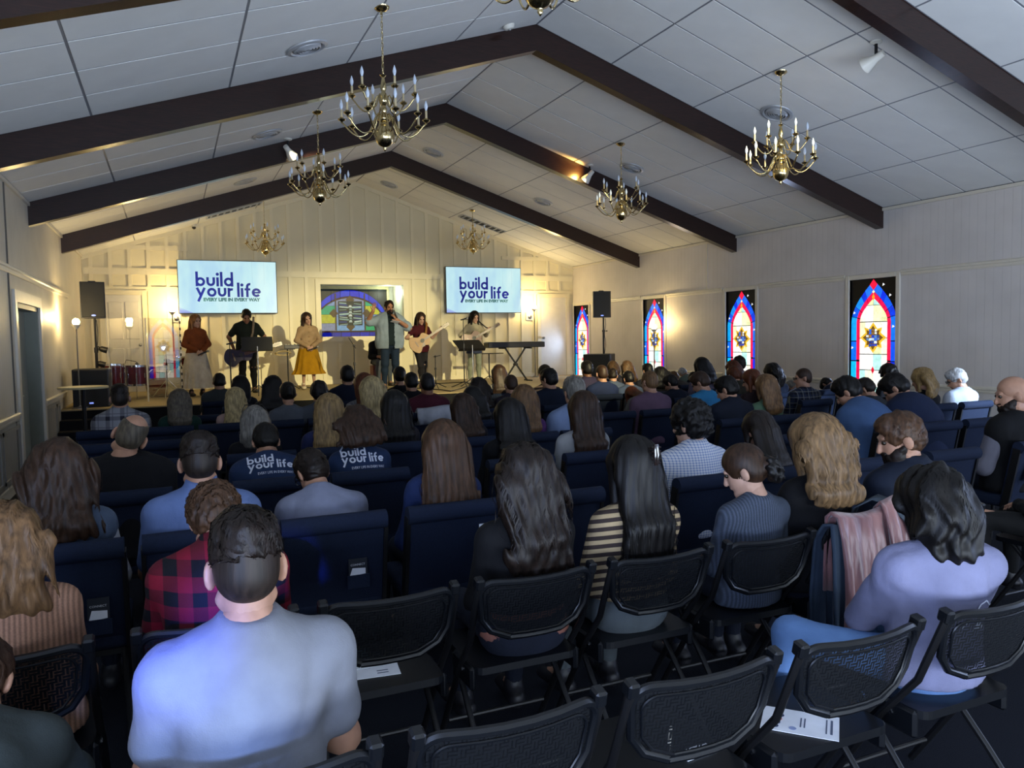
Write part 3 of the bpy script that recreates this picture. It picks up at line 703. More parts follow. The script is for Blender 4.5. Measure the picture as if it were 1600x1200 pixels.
def mesh_np(name, parts, smooth=True):
    """parts: list of (V, F, material index)"""
    vs, fs, mi, n = [], [], [], 0
    for Vt, F, m in parts:
        vs.append(Vt); fs.append(F+n); mi.append(np.full(len(F), m)); n += len(Vt)
    Vt = np.concatenate(vs); F = np.concatenate(fs); me = bpy.data.meshes.new(name)
    me.vertices.add(len(Vt)); me.vertices.foreach_set('co', Vt.astype(np.float32).ravel())
    k = F.shape[1]
    me.loops.add(F.size); me.loops.foreach_set('vertex_index', F.ravel().astype(np.int32)); me.polygons.add(len(F))
    me.polygons.foreach_set('loop_start', np.arange(0, F.size, k, dtype=np.int32))
    me.polygons.foreach_set('material_index', np.concatenate(mi).astype(np.int32))
    me.polygons.foreach_set('use_smooth', np.full(len(F), smooth)); me.update(calc_edges=True); return me
def Rx(a): c, s = math.cos(a), math.sin(a); return np.array([[1, 0, 0], [0, c, -s], [0, s, c]])
def Ry(a): c, s = math.cos(a), math.sin(a); return np.array([[c, 0, s], [0, 1, 0], [-s, 0, c]])
def Rz(a): c, s = math.cos(a), math.sin(a); return np.array([[c, -s, 0], [s, c, 0], [0, 0, 1]])
def fold_noise(amp, seed):
    r = np.random.RandomState(seed); A = r.normal(size=(4, 3))*np.array([14, 14, 9]); ph = r.uniform(0, 6, 4)
    def f(P):
        w = P+.03*np.sin(P[..., [1, 2, 0]]*17+ph[0]); o = 0
        for a, p in zip(A, ph): o = o+np.sin(w@a+p)
        return amp*(.75-.55*np.abs(o))+amp*.15*o
    return f
# ------------------------------------------------------------------ human figure
class Fig: pass
def head_prims(S, c, R, sex, ears=True, k=.018):
    P = lambda x, y, z: c+R@V3(x, y, z)
    S.el(P(0, -.012, .035), (.075, .096, .088), R, k); S.el(P(0, .03, -.035), (.061, .068, .088), R, k)
    w = .05 if sex == 'm' else .042
    S.rc(P(-w, .005, -.075), P(0, .07, -.105), .022, .022, k); S.rc(P(w, .005, -.075), P(0, .07, -.105), .022, .022, k)
    S.rc(P(0, .093, .012), P(0, .112, -.034), .008, .014, .008); S.rc(P(-.034, .083, .026), P(.034, .083, .026), .012, .012, .012)
    for s in (-1, 1):
        S.el(P(s*.031, .097, .006), (.016, .014, .010), R, .008, '-')
        if ears: S.el(P(s*.081, -.010, -.012), (.0115, .024, .037), R@Rz(s*.5), .006)
    S.el(P(0, .092, -.062), (.023, .011, .010), R, .007); S.rc(P(-.02, .104, -.063), P(.02, .104, -.063), .0035, .0035, .003, '-')
def hand_prims(S, w, d, n, curl, side, sc=1.):
    """w wrist, d pointing direction, n palm-back normal, side +1/-1 where the thumb leaves"""
    d = d/np.linalg.norm(d); n = n-d*(n@d); n /= np.linalg.norm(n); x = np.cross(d, n)*side
    S.ec(w+d*.012*sc, w+d*.075*sc, (.026*sc, .014*sc), (.036*sc, .013*sc), x, .012)
    for i, L in enumerate((.068, .076, .070, .056)):
        b = w+d*.08*sc+x*(.029-.0195*i)*sc; a = curl*.6; dd = d
        for j, f in enumerate((.42, .33, .25)):
            dd = dd*math.cos(a)-n*math.sin(a); e = b+dd*L*f*sc; S.rc(b, e, (.0088-.0009*j)*sc, (.0082-.0011*j)*sc, .003); b = e; nn = None
            n2 = n*math.cos(a*(j+1))+d*math.sin(a*(j+1)); a = curl*.75
    b = w+d*.02*sc+x*.024*sc; dd = (d*.55+x*.75-n*.25*(.5+curl)); dd /= np.linalg.norm(dd)
    e = b+dd*.042*sc; S.rc(b, e, .0125*sc, .0098*sc, .006); dd = dd*.75+d*.55-n*.3*curl; dd /= np.linalg.norm(dd); S.rc(e, e+dd*.034*sc, .0095*sc, .0075*sc, .004)
def lerp(a, b, t): return a+(b-a)*t
def figure(mode='sit', sex='m', lean=0., bow=0., hyaw=0., tilt=0., arms=None, hands=None, legs=None, stout=1., twist=0.):
    """joints; sit: z=0 at the seat plane, y forward. stand: z=0 at the floor. angles in radians"""
    F = Fig(); F.sex = sex; F.mode = mode; F.stout = stout; m = sex == 'm'
    hip = V3(0, 0, .09) if mode == 'sit' else V3(0, 0, .93 if m else .90)
    p = hip.copy(); ch = [p.copy()]
    for L, w in ((.13, .55), (.17, 1.0), (.165, 1.25)):
        a = lean*w; p = p+L*V3(0, math.sin(a), math.cos(a)); ch.append(p.copy())
    F.hip, F.lum, F.che, F.c7 = ch; F.spa = lean*1.25
    F.ls = 0
    Rt = Rz(twist); up = V3(0, math.sin(F.spa), math.cos(F.spa)); fw = V3(0, math.cos(F.spa), -math.sin(F.spa)); F.up, F.fw = up, fw
    na = lean*.7+bow*.55+.12; F.nt = F.c7+(.052 if m else .072)*V3(0, math.sin(na), math.cos(na))
    hp = min(lean*.45+bow, 1.5); F.R = Rz(hyaw)@Ry(tilt)@Rx(-hp); F.hc = F.nt+.02*V3(0, math.sin(na), math.cos(na))+F.R@V3(0, .022, .078)
    sw = .175 if m else .152; F.sh = {}; F.el = {}; F.wr = {}; F.hd = {}
    for s in (-1, 1):
        sh = F.c7-up*(.088 if m else .075)+fw*.012+Rt@V3(s*sw, 0, 0); F.sh[s] = sh
        if arms and s in arms: el, wr = V3(*arms[s][0]), V3(*arms[s][1])
        elif mode == 'sit':
            el = sh+V3(s*.055, .06+.10*min(1, max(0, lean)), -.265); el[2] = max(el[2], .17); wr = V3(s*.05, max(.30, el[1]+.12), .20)
            wr[1] = el[1]+min(.22, max(.12, wr[1]-el[1]))
        else: el = sh+V3(s*.05, -.03, -.28); wr = el+V3(-s*.01, .06, -.24)
        F.el[s], F.wr[s] = el, wr
        if hands and s in hands: F.hd[s] = hands[s]
        else:
            d = (wr-el)/np.linalg.norm(wr-el)
            F.hd[s] = (d+V3(-s*.5, .2, -.1), V3(0, .1, 1) if mode == 'sit' else V3(s, 0, 0), .5)
    F.lg = {}
    for s in (-1, 1):
        if legs and s in legs: F.lg[s] = [V3(*q) for q in legs[s]]
        elif mode == 'sit': F.lg[s] = [hip+V3(s*.09, .02, -.01), V3(s*.13, .43, .07), V3(s*.13, .42, -.37), V3(s*.145, .56, -.41)]
        else: F.lg[s] = [hip+V3(s*.09, 0, -.02), V3(s*.10, .02, .49), V3(s*.115, -.02, .09), V3(s*.14, .14, .035)]
    return F
def torso(S, F, o=0., k=.05):
    m = F.sex == 'm'; q = F.stout; sx = (1., 0, 0)
    wr = [(.168, .118), (.150, .108), (.162, .112), (.145, .085)] if m else [(.175, .118), (.132, .098), (.142, .105), (.118, .075)]
    wr = [(a*q+o, b*q+o) for a, b in wr]
    pts = [F.hip+V3(0, 0, .0), F.lum, F.che, F.c7-F.up*.07]
    for i in range(3): S.ec(pts[i], pts[i+1], wr[i], wr[i+1], sx, k)
    rs = (.058 if m else .046)*(.6+.4*q)+o
    S.rc(F.sh[-1], F.sh[1], rs, rs, k)
    for s in (-1, 1): S.rc(F.c7+F.up*.0, lerp(F.c7, F.sh[s], .85), .050+o*.6, .046+o*.6, k)
def arms_(S, F, o=0., upto=1., k=.03):
    m = F.sex == 'm'; u0, u1, f1 = (.056, .042, .029) if m else (.044, .034, .024)
    for s in (-1, 1):
        q = .75+.25*F.stout
        if upto <= 1: S.rc(F.sh[s], lerp(F.sh[s], F.el[s], upto), u0*q+o, lerp(u0, u1, upto)*q+o*1.25, k)
        else:
            S.rc(F.sh[s], F.el[s], u0*q+o, u1*q+o, k); S.rc(F.el[s], lerp(F.el[s], F.wr[s], upto-1), u1*q+o, lerp(u1, f1, upto-1)*q+o*1.3, k)
def legs_(S, F, o=0., upto=2., k=.03):
    m = F.sex == 'm'; r = (.083, .058, .036) if m else (.082, .054, .033)
    for s in (-1, 1):
        h, kn, an, to = F.lg[s]; q = .7+.3*F.stout
        S.rc(h, lerp(h, kn, min(1, upto)), r[0]*q+o, lerp(r[0], r[1], min(1, upto))*q+o, k)
        if upto > 1:
            cf = lerp(kn, an, .35)+V3(0, -.015, 0); S.rc(kn, cf, r[1]*.93+o, r[1]*.92+o, k); S.rc(cf, lerp(kn, an, max(.36, upto-1)), r[1]*.92+o, r[2]+o*1.3, k)
def body_mesh(F, res, hres, handres, name='body', short_legs=True):
    S = SDF(.04); torso(S, F, -.004); arms_(S, F, 0, 2.0)
    if F.mode == 'sit' or short_legs: legs_(S, F, -.006, 1.98)
    for s in (-1, 1):
        h, kn, an, to = F.lg[s]; S.rc(an, to, .034, .026)
    S.rc(F.c7-F.up*.03, F.nt, .056 if F.sex == 'm' else .047, .052 if F.sex == 'm' else .044, .03)
    parts = [(*S.mesh(res), 0)]
    H = SDF(.02); head_prims(H, F.hc, F.R, F.sex); rn = .056 if F.sex == 'm' else .047
    H.rc(F.hc+F.R@V3(0, -.022, -.06), F.c7-F.up*.02, rn*.94, rn, .03); parts.append((*H.mesh(hres), 0))
    for s in (-1, 1):
        d, n, cu = F.hd[s]; HD = SDF(.01); w = F.wr[s]; hand_prims(HD, w, np.array(d, float), np.array(n, float), cu, s if F.mode == 'sit' else s, 1.0 if F.sex == 'm' else .9)
        HD.rc(lerp(F.el[s], w, .85), w+np.array(d, float)/np.linalg.norm(d)*.015, .027, .022, .02); parts.append((*HD.mesh(handres), 0))
    return mesh_np(name, parts)
def top_mesh(F, res, sleeve=.5, o=.014, hem=-.06, fold=.004, collar=False, seed=1, name='shirt', hood=False):
    S = SDF(.05); torso(S, F, o)
    arms_(S, F, o, sleeve if sleeve > 0 else .12)
    if hem < 0: S.ec(F.hip+V3(0, 0, hem*.6), F.hip, (.185*F.stout, .130*F.stout), (.175*F.stout, .125*F.stout), (1, 0, 0))
    S.rc(F.c7-F.up*.035, F.c7+F.up*.05+F.fw*.02, .068 if F.sex == 'm' else .058, .063 if F.sex == 'm' else .054, .03)
    if collar:
        S.rc(F.c7-F.up*.01, F.c7+F.up*.075+F.fw*.025, .070, .067, .015)
    if hood: S.ec(F.c7-F.up*.02-F.fw*.05, F.c7-F.up*.09-F.fw*.07, (.10, .045), (.07, .03), (1, 0, 0), .02)
    S.cut(F.c7+(F.up*.075 if collar else F.up*.052)+F.fw*.02, F.up*1.0-F.fw*.12)
    S.cut(F.hip+V3(0, 0, hem), (0, 0, -1))
    if fold: S.noise = fold_noise(fold, seed)
    return mesh_np(name, [(*S.mesh(res), 0)])
def pants_mesh(F, res, upto=1.93, o=.008, fold=.003, seed=2, name='trousers'):
    S = SDF(.05); w = (.18, .125)
    S.ec(F.hip-V3(0, 0, .01), lerp(F.hip, F.lum, .55), (w[0]*F.stout, w[1]*F.stout), (.160*F.stout, .115*F.stout), (1, 0, 0))
    legs_(S, F, o, upto, .04); S.cut(lerp(F.hip, F.lum, .75), F.lum-F.hip)
    if fold: S.noise = fold_noise(fold, seed)
    return mesh_np(name, [(*S.mesh(res), 0)])
def shoes_mesh(F, res, name='shoes'):
    S = SDF(.02)
    for s in (-1, 1):
        h, kn, an, to = F.lg[s]; d = to-an; d[2] = 0; d /= np.linalg.norm(d)+1e-9; b = an+V3(0, 0, -.048)
        S.ec(b-d*.045, b+d*.17, (.038, .045), (.042, .028), np.cross(d, V3(0, 0, 1)), .02); S.rc(an+V3(0, 0, .015), an+V3(0, 0, -.03), .042, .045)
    return mesh_np(name, [(*S.mesh(res), 0)])
# ------------------------------------------------------------------ hair
def tipnoise(f, amp, seed=0):
    r = np.random.RandomState(seed); A = r.normal(size=(6, 3))*f; ph = r.uniform(0, 6, 6)
    def g(P):
        w = P+.02*np.sin(P[..., [2, 0, 1]]*30+ph[1]); o = 0
        for a, p in zip(A, ph): o = o+np.sin(w@a+p)
        return amp*.4*o
    return g
def hair_sdf(F, style, L=.3, vol=1., seed=3):
    c, R = F.hc, F.R; P = lambda x, y, z: c+R@V3(x, y, z); S = SDF(.025)
    dn = V3(0, 0, -1.); bk = R@V3(0, -1., 0); rt = R@V3(1., 0, 0)
    t = {'buzz': .004, 'bald': .003, 'short': .012, 'curly': .024, 'bob': .02, 'long': .02, 'wavy': .026, 'pony': .012, 'bun': .012, 'clip': .018, 'mop': .035, 'top': .0045}[style]*vol
    S.el(P(0, -.014, .037), (.076+t, .097+t, .089+t*1.1), R, .02)
    if style in ('buzz', 'bald', 'short', 'curly', 'mop', 'pony', 'bun'):
        S.el(P(0, -.045, -.02), (.066+t*.9, .062+t, .06+t*.5), R, .03)
        if style == 'mop': S.el(P(0, -.045, -.055), (.092+t*.6, .08+t*.6, .08), R, .04); S.ec(P(0, -.05, -.05), F.c7-F.fw*.05+F.up*.01, (.115, .075), (.105, .05), (1, 0, 0), .04)
    if style == 'top': S.el(P(0, .05, .095), (.06, .05, .04), R, .03); S.el(P(0, -.02, .095), (.066, .085, .042), R, .03); S.cut(P(0, 0, .012), R@V3(0, -.25, -1))
    if style == 'short': S.el(P(.0, .05, .09), (.055, .05, .038), R, .03)
    if style in ('bob', 'long', 'wavy', 'clip'):
        n = 7; wl = {'bob': .105, 'long': .105, 'wavy': .125, 'clip': .10}[style]*(.6+.4*vol); th = .052; fl_ = getattr(F, 'flare', {'long': .45, 'clip': .3, 'wavy': .2}.get(style, 0))
        a = P(0, -.05, .05); prev = a; pe = (.085+t, .075)
        for i in range(1, n+1):
            s = i/n; back = F.c7-F.fw*.085-F.up*.02
            q = P(0, -.055, -.03)*(1-min(1, s*1.6))+back*min(1, s*1.6)
            if s > .55: q = back-F.up*.1*(s-.55)/.45
            q = q.copy(); q[2] = a[2]-L*s
            if q[2] < back[2]: # hangs down over the back surface
                dz = back[2]-q[2]; q[1] = back[1]-.03+(-math.tan(max(F.spa, -.2))*dz if F.spa < .9 else -dz)*.9; 
            e = (wl*(1-.1*s+fl_*s*s)+(.02*math.sin(s*7) if style == 'wavy' else 0), th*(1-.35*s)); S.ec(prev, q, pe, e, rt if abs(rt[0]) > .3 else (1, 0, 0), .03); prev, pe = q, e
        for s_ in (-1, 1):   # side locks beside the face
            sl = min(L, .24) if style != 'bob' else .15
            S.rc(P(s_*.08, -.01 if F.mode == 'stand' else .01, .04), P(s_*.085, -.01, .0)+dn*sl*.75, .022+t*.3, .018, .03)
    if style == 'pony':
        b = P(0, -.125, .03); S.rc(P(0, -.105, .03), b, .022, .026); S.rc(b, b+bk*.035+dn*.1, .03, .03, .02); S.rc(b+bk*.035+dn*.1, b+bk*.01+dn*.24, .03, .012, .02)
    if style == 'bun': S.el(P(0, -.125, -.02), (.052, .045, .05), R, .012); S.el(P(.01, -.13, -.07), (.045, .038, .04), R, .012)
    # face and ears left open
    fz = {'short': .02, 'buzz': .02, 'bald': .02}.get(style, .02)
    S.el(P(0, .115, -.035+fz*.0), (.066, .075, .098), R, .015, '-')
    if F.mode == 'stand': S.el(P(0, .12, -.02), (.070, .10, .112), R, .012, '-')
    if style in ('short', 'buzz', 'bald', 'curly', 'pony', 'bun'):
        for s_ in (-1, 1): S.el(P(s_*.095, .012, -.03), (.034, .045, .045), R, .012, '-')
        S.cut(P(0, -.06, -.085 if style != 'curly' else -.10), R@V3(0, -.35, -1))
    if style == 'bald': S.el(P(0, -.02, .125), (.068, .125, .082), R, .01, '-')
    if style in ('curly', 'mop'): S.noise = tipnoise(85 if style == 'curly' else 60, .008*vol, seed)
    elif style == 'wavy':
        def nz(P_): return .007*np.sin(P_[..., 2]*42+4*np.sin(P_[..., 0]*22+seed))*np.sin(P_[..., 0]*55+seed)+.003*np.sin(P_[..., 0]*150+P_[..., 2]*20)
        S.noise = nz
    elif style in ('long', 'bob', 'clip'):
        def nz(P_): return .0017*np.sin(P_[..., 0]*170+6*np.sin(P_[..., 2]*5+seed))+.0014*np.sin(P_[..., 0]*83+P_[..., 1]*60)
        S.noise = nz
    elif style in ('short', 'top'): S.noise = tipnoise(110, .0035, seed)
    return S
def strands(F, S, style, n, L, seed=0):
    """locks that run over the hair surface; returned as thin three-sided tubes"""
    r = np.random.RandomState(seed); c, R = F.hc, F.R
    short = style in ('short', 'curly', 'buzz', 'top')
    th = r.uniform(0, 2*PI, n); ph = np.arccos(r.uniform(-.2 if short else -.05, 1, n))
    d = np.stack([np.sin(ph)*np.cos(th), np.sin(ph)*np.sin(th), np.cos(ph)], 1); d = d[d[:, 1] < .62]; n = len(d)
    P = c+(d*np.array([.1, .12, .12])+np.array([0, -.015, .035]))@R.T
    eps = 1e-3
    def grad(Q):
        g = np.stack([S.eval(Q+np.eye(3)[i]*eps)-S.eval(Q-np.eye(3)[i]*eps) for i in range(3)], -1); return g/(np.linalg.norm(g, axis=-1, keepdims=True)+1e-9)
    for _ in range(3): P = P-S.eval(P)[:, None]*grad(P)*.9
    steps = 5 if short else 12; st = (.016 if style == 'short' else .014) if short else None
    LL = r.uniform(.7, 1., n)*L*1.05; jit = r.normal(size=(n, 3)); path = [P.copy()]; G = []
    amp = {'wavy': .55, 'curly': 1.1, 'mop': .7, 'long': .06, 'clip': .06, 'bob': .08, 'short': .35}.get(style, .1); fr = {'wavy': 1.1, 'curly': 1.6, 'mop': 1.3}.get(style, .5); ph0 = r.uniform(0, 6, n)
    for i in range(steps):
        g = grad(P); G.append(g); grav = np.tile(V3(0, -.12, -1.), (n, 1))
        if short: grav = grav+jit*.5+(R@V3(0, .6 if style == 'short' else 0, .0))
        tdir = grav-g*(grav*g).sum(1, keepdims=True); tdir /= np.linalg.norm(tdir, axis=1, keepdims=True)+1e-6
        side = np.cross(g, tdir); tdir = tdir+side*(amp*np.sin(i*fr+ph0))[:, None]; tdir /= np.linalg.norm(tdir, axis=1, keepdims=True)
        h = st if short else (LL/steps)[:, None]; P = P+tdir*h; g2 = grad(P); P = P-(S.eval(P)[:, None]-.0015)*g2*.85; path.append(P.copy())
    G.append(grad(P)); path = np.stack(path, 1); G = np.stack(G, 1); m = path.shape[1]
    T = np.gradient(path, axis=1); T /= np.linalg.norm(T, axis=2, keepdims=True)+1e-9; B = np.cross(G, T)
    w = r.uniform(.0014, .0034, n)[:, None, None]*np.linspace(1, .35, m)[None, :, None]*(1.25 if style in ('wavy', 'mop', 'curly') else 1)
    a = path+B*w+G*w*.3; b = path-B*w+G*w*.3; t = path
    Vt = np.stack([a, b], 2).reshape(-1, 3); ix = np.arange(n*m*2).reshape(n, m, 2); fs = []
    for u, v in ((0, 1),): fs.append(np.stack([ix[:, :-1, u], ix[:, :-1, v], ix[:, 1:, v], ix[:, 1:, u]], -1).reshape(-1, 4))
    return Vt, np.concatenate(fs)
def hair_mesh(F, style, res, L=.3, vol=1., seed=3, n=0):
    S = hair_sdf(F, style, L, vol, seed); parts = [(*S.mesh(res), 0)]
    if n:
        Vt, Fc = strands(F, S, style, n, L, seed); parts.append((Vt, Fc, 0))
    return mesh_np('hair', parts)
# ================================================================== STAGE GEAR
Z0 = STG_Z
M_SPK = mat('speaker_grille', '#15171a', .6, 0, .4, .2, 200, .4, 500); M_REDW = mat('red_drum_wrap', '#5a0d14', .18, .1, .6, .2, 5)
M_SKINW = mat('drum_head', '#cfc9b6', .5); M_WOODL = mat('spruce_wood', '#8a6430', .4, 0, .4, .12, 20); M_WOODB = mat('rosewood', '#4a2210', .3, 0, .5, .15, 20); M_WOODR = mat('cherry_wood', '#5e2810', .35, 0, .4, .2, 12)
M_CABLE = mat('black_cable', '#0a0a0a', .5)
def lerpv(a, b, t): return Vector(a)+(Vector(b)-Vector(a))*t
# letters: geometric rounded strokes (x-height 1)
def logo_strokes():
    ws = .27; h = ws/2; polys = []
    def seg(pts, w=ws):
        for a, b in zip(pts[:-1], pts[1:]):
            d = (Vector(b)-Vector(a)); d.normalize(); n = Vector((-d.y, d.x))*w/2; e = d*.012
            polys.append([tuple(Vector(a)-n-e), tuple(Vector(b)-n+e), tuple(Vector(b)+n+e), tuple(Vector(a)+n-e)])
    def ring(cx, cy, r=.37, a0=0, a1=360, n=20): seg(arc((cx, cy), r, a0, a1, n))
    def dot(cx, cy, r=.175): polys.append(arc((cx, cy), r, 0, 345, 15))
    def text(s, x, y):
        for ch in s:
            o = len(polys)
            if ch == 'b': seg([(h, 0), (h, 1.62)]); ring(.5, .5); w = 1.0
            elif ch == 'd': seg([(.87, 0), (.87, 1.62)]); ring(.5, .5); w = 1.0
            elif ch == 'u': seg([(h, 1), (h, .47)]); seg(arc((.46, .47), .325, 180, 360, 10)); seg([(.785, .47), (.785, 1)]); w = .92
            elif ch == 'i': seg([(h, 0), (h, 1)]); dot(h, 1.36); w = ws
            elif ch == 'l': seg([(h, 0), (h, 1.62)]); w = ws
            elif ch == 'y': seg([(.14, 1), (.52, .14)]); seg([(.93, 1), (.24, -.52)]); w = 1.05
            elif ch == 'o': ring(.5, .5); w = 1.0
            elif ch == 'r': seg([(h, 0), (h, 1)]); seg(arc((.45, .52), .33, 175, 70, 7)); w = .6
            elif ch == 'f': seg([(.3, 0), (.3, 1.18)]); seg(arc((.58, 1.18), .28, 180, 75, 7)); seg([(.02, .87), (.62, .87)], .24); w = .66
            elif ch == 'e': seg(arc((.5, .5), .37, 0, 318, 18)); seg([(.12, .5), (.9, .5)], .2); w = 1.0
            for i in range(o, len(polys)): polys[i] = [(a+x, b+y) for a, b in polys[i]]
            x += w+.13
        return x
    text('build', 0, 1.18); x1 = text('your', -.02, 0); text('life', x1+.30, 0)
    return polys
LOGO = logo_strokes(); LX = [p[0] for q in LOGO for p in q]; LW = max(LX)-min(LX)
def logo_mesh(name, width, sub=0):
    k = width/LW; mb = MB()
    for i, p in enumerate(LOGO): mb.add([(a*k, b*k, .00002*(i % 7)) for a, b in p], [tuple(range(len(p)))])
    return mb.mesh(name)
def text_mesh(s, size, name='lettering', off=0., align='LEFT'):
    cu = bpy.data.curves.new(name, 'FONT'); cu.body = s; cu.size = size; cu.offset = off; cu.align_x = align; cu.resolution_u = 2
    o = bpy.data.objects.new(name, cu); me = bpy.data.meshes.new_from_object(o); bpy.data.objects.remove(o); bpy.data.curves.remove(cu); me.name = name
    return me
# televisions
t = NT('screen_picture'); v = t.co(); n1 = t.noise(t.co(scale=(1, 1, .4)), 2.2, 3); sx = t.n('ShaderNodeSeparateXYZ'); t.l(v, sx.inputs[0])
bx = t.math('LESS_THAN', t.math('FRACT', t.math('MULTIPLY', sx.outputs[0], 3.9)), .02); msk = t.math('GREATER_THAN', t.math('ADD', sx.outputs[2], t.math('MULTIPLY', n1, .3)), .25); msk = t.math('MULTIPLY', msk, t.math('GREATER_THAN', sx.outputs[0], .3))
pic = t.mix(t.math('MULTIPLY', t.math('MULTIPLY', bx, msk), .35), t.ramp(n1, [(.35, '#b4dcf4'), (.55, '#c8f0f6'), (.75, '#d8f8f8')]), '#7a9ab8')
sw = t.math('SINE', t.math('ADD', t.math('MULTIPLY', sx.outputs[0], 6.), t.math('MULTIPLY', sx.outputs[2], 32.)))
cm = t.math('MULTIPLY', t.math('LESS_THAN', t.math('ADD', t.math('MULTIPLY', sx.outputs[0], 1.), t.math('MULTIPLY', sx.outputs[2], 2.2)), -2.02), .8)
pic = t.mix(t.math('MULTIPLY', cm, t.math('MULTIPLY_ADD', sw, .35, .6)), pic, '#8a90e8')
t.set('#0a0a0a', .25, 0, .5); t.emit(pic, .66); M_SCREEN = t.m
def tv(cx, cz, w, label, yaw, tilt):
    h = w*9/16; e = empty('television', (cx, YB-.14, cz), 0, label, 'television'); e.rotation_euler = (tilt, 0, yaw)
    MB().rbox(-w/2, w/2, -.03, .03, -h/2, h/2, .008, 1).build('housing', M_BLACK, e)
    sc = MB().box(-w/2+.014, w/2-.014, -.034, -.029, -h/2+.014, h/2-.014).build('screen', M_SCREEN, e)
    k = w/2.1; X0 = -w/2+w*.175
    lo = link('logo', logo_mesh('logo', w*.655), glow('logo_blue', '#0a1a98', .22), sc, (X0, -.0365, -h/2+h*.315), (PI/2, 0, 0))
    tm = link('tagline', text_mesh('EVERY LIFE IN EVERY WAY', .098*k, 'tagline', .006), glow('tagline_grey', '#3f7478', .3), sc)
    tw = max(v.co.x for v in tm.data.vertices); s = w*.575/tw; tm.scale = (s, 1, 1); tm.location = (X0+w*.07, -.0365, -h/2+h*.235); tm.rotation_euler = (PI/2, 0, 0)
    MB().box(-.2, .2, .03, .098, -.2, .2).build('wall_bracket', M_BLK2, e)
tv(2.90, 2.88, 2.10, 'large wall television above the woman in the brown sweater', 0, 0)
tv(9.08, 2.87, 2.08, 'large wall television above the guitarist with long black hair', .0, 0)
# loudspeakers, poles, subwoofers
def loudspeaker(x, y, z, rz, w, h, label):
    e = empty('loudspeaker', (x, y, z), rz, label, 'speaker', 'loudspeakers on poles')
    MB().prism([(-w/2, -.16), (w/2, -.16), (w/2, .02), (w*.3, .19), (-w*.3, .19), (-w/2, .02)], 0, h, 'z').build('cabinet', M_BLACK, e)
    MB().rbox(-w/2+.012, w/2-.012, -.178, -.158, .012, h-.012, .008, 1).build('grille', M_SPK, e)
    MB().lathe([(.03, 0), (.022, .004)], (0, -.180, .045), 14, Matrix.Rotation(PI/2, 3, 'X') @ Matrix.Diagonal((1.2, .5, 1))).build('badge', glow('badge_blue', '#8aa0ff', .6), e)
    MB().tube([(-.06, .0, h+.0), (-.05, 0, h+.015), (.05, 0, h+.015), (.06, 0, h)], .01, 6).build('handle', M_BLK2, e)
def pole(x, y, z0, z1, label):
    e = empty('speaker_pole', (x, y, z0), 0, label, 'stand', 'speaker poles')
    L = z1-z0; MB().cyl((0, 0, 0), (0, 0, L*.62), .024, n=12).build('lower_tube', M_BLK2, e, smooth=True); MB().cyl((0, 0, L*.5), (0, 0, L), .018, n=12).build('upper_tube', M_BLK2, e, smooth=True)
    mb = MB(); mb.cyl((0, 0, L*.60), (0, 0, L*.66), .033, n=12); mb.cyl((0, 0, L*.63), (.085, 0, L*.63), .008, n=8); mb.sphere((.09, 0, L*.63), .018, 8, 6); mb.build('clamp', M_BLACK, e, smooth=True)
    c = [(.025+.015*math.sin(i*.9), -.03, L*(1-i/12)*.98) for i in range(13)]+[(.12, -.1, -.0)]
    MB().tube(c, .007, 6).build('cable', M_CABLE, e, smooth=True)
lx0 = at_y(118, 440, 15.2).x; lx1 = at_y(157, 440, 15.2).x; zt = at_y(137, 440, 15.2).z; zb = at_y(137, 497, 15.2).z
loudspeaker((lx0+lx1)/2+.04, 15.36, zb, .12, lx1-lx0, zt-zb, 'black loudspeaker on a pole beside the stage door with the knob')
sx0 = at_y(110, 600, 14.5).x; sx1 = at_y(168, 600, 14.5).x; sz = at_y(140, 577, 14.5).z
sx0 = max(sx0, .03)
def subwoofer(cx, cy, w, d, h, rz, label):
    e = empty('subwoofer', (cx, cy, Z0), rz, label, 'speaker')
    MB().rbox(-w/2, w/2, -d/2, d/2, 0, h, .012, 1).build('cabinet', M_BLACK, e); MB().rbox(-w/2+.02, w/2-.02, -d/2-.014, -d/2, .02, h-.02, .006, 1).build('grille', M_SPK, e)
    MB().box(-.03, .03, -d/2-.017, -d/2-.013, .06, .085).build('badge', glow('badge_blue', '#8aa0ff', .6), e)
    return e
subwoofer((sx0+sx1)/2+.02, 14.85, sx1-sx0, .62, sz-Z0, 0, 'black subwoofer at the corner of the stage behind the high table')
pole((lx0+lx1)/2+.06, 15.36, Z0, zb, 'black speaker pole rising behind the corner subwoofer')
rx0 = at_y(930, 455, 15.6).x; rx1 = at_y(954, 455, 15.6).x; rzt = at_y(942, 455, 15.6).z; rzb = at_y(942, 496, 15.6).z
loudspeaker((rx0+rx1)/2+.04, 15.75, rzb, -.42, (rx1-rx0)*1.0, rzt-rzb, 'black loudspeaker on a pole between two stained glass windows')
rsz = at_y(938, 553, 15.7).z; rsx = at_y(938, 560, 15.7).x
subwoofer(rsx, 15.75, .64, .6, rsz-Z0, -.72, 'black subwoofer turned cornerwise under the loudspeaker between the windows')
pole(at_y(943, 520, 15.75).x, 15.75, rsz, rzb, 'black speaker pole standing on the cornerwise subwoofer')
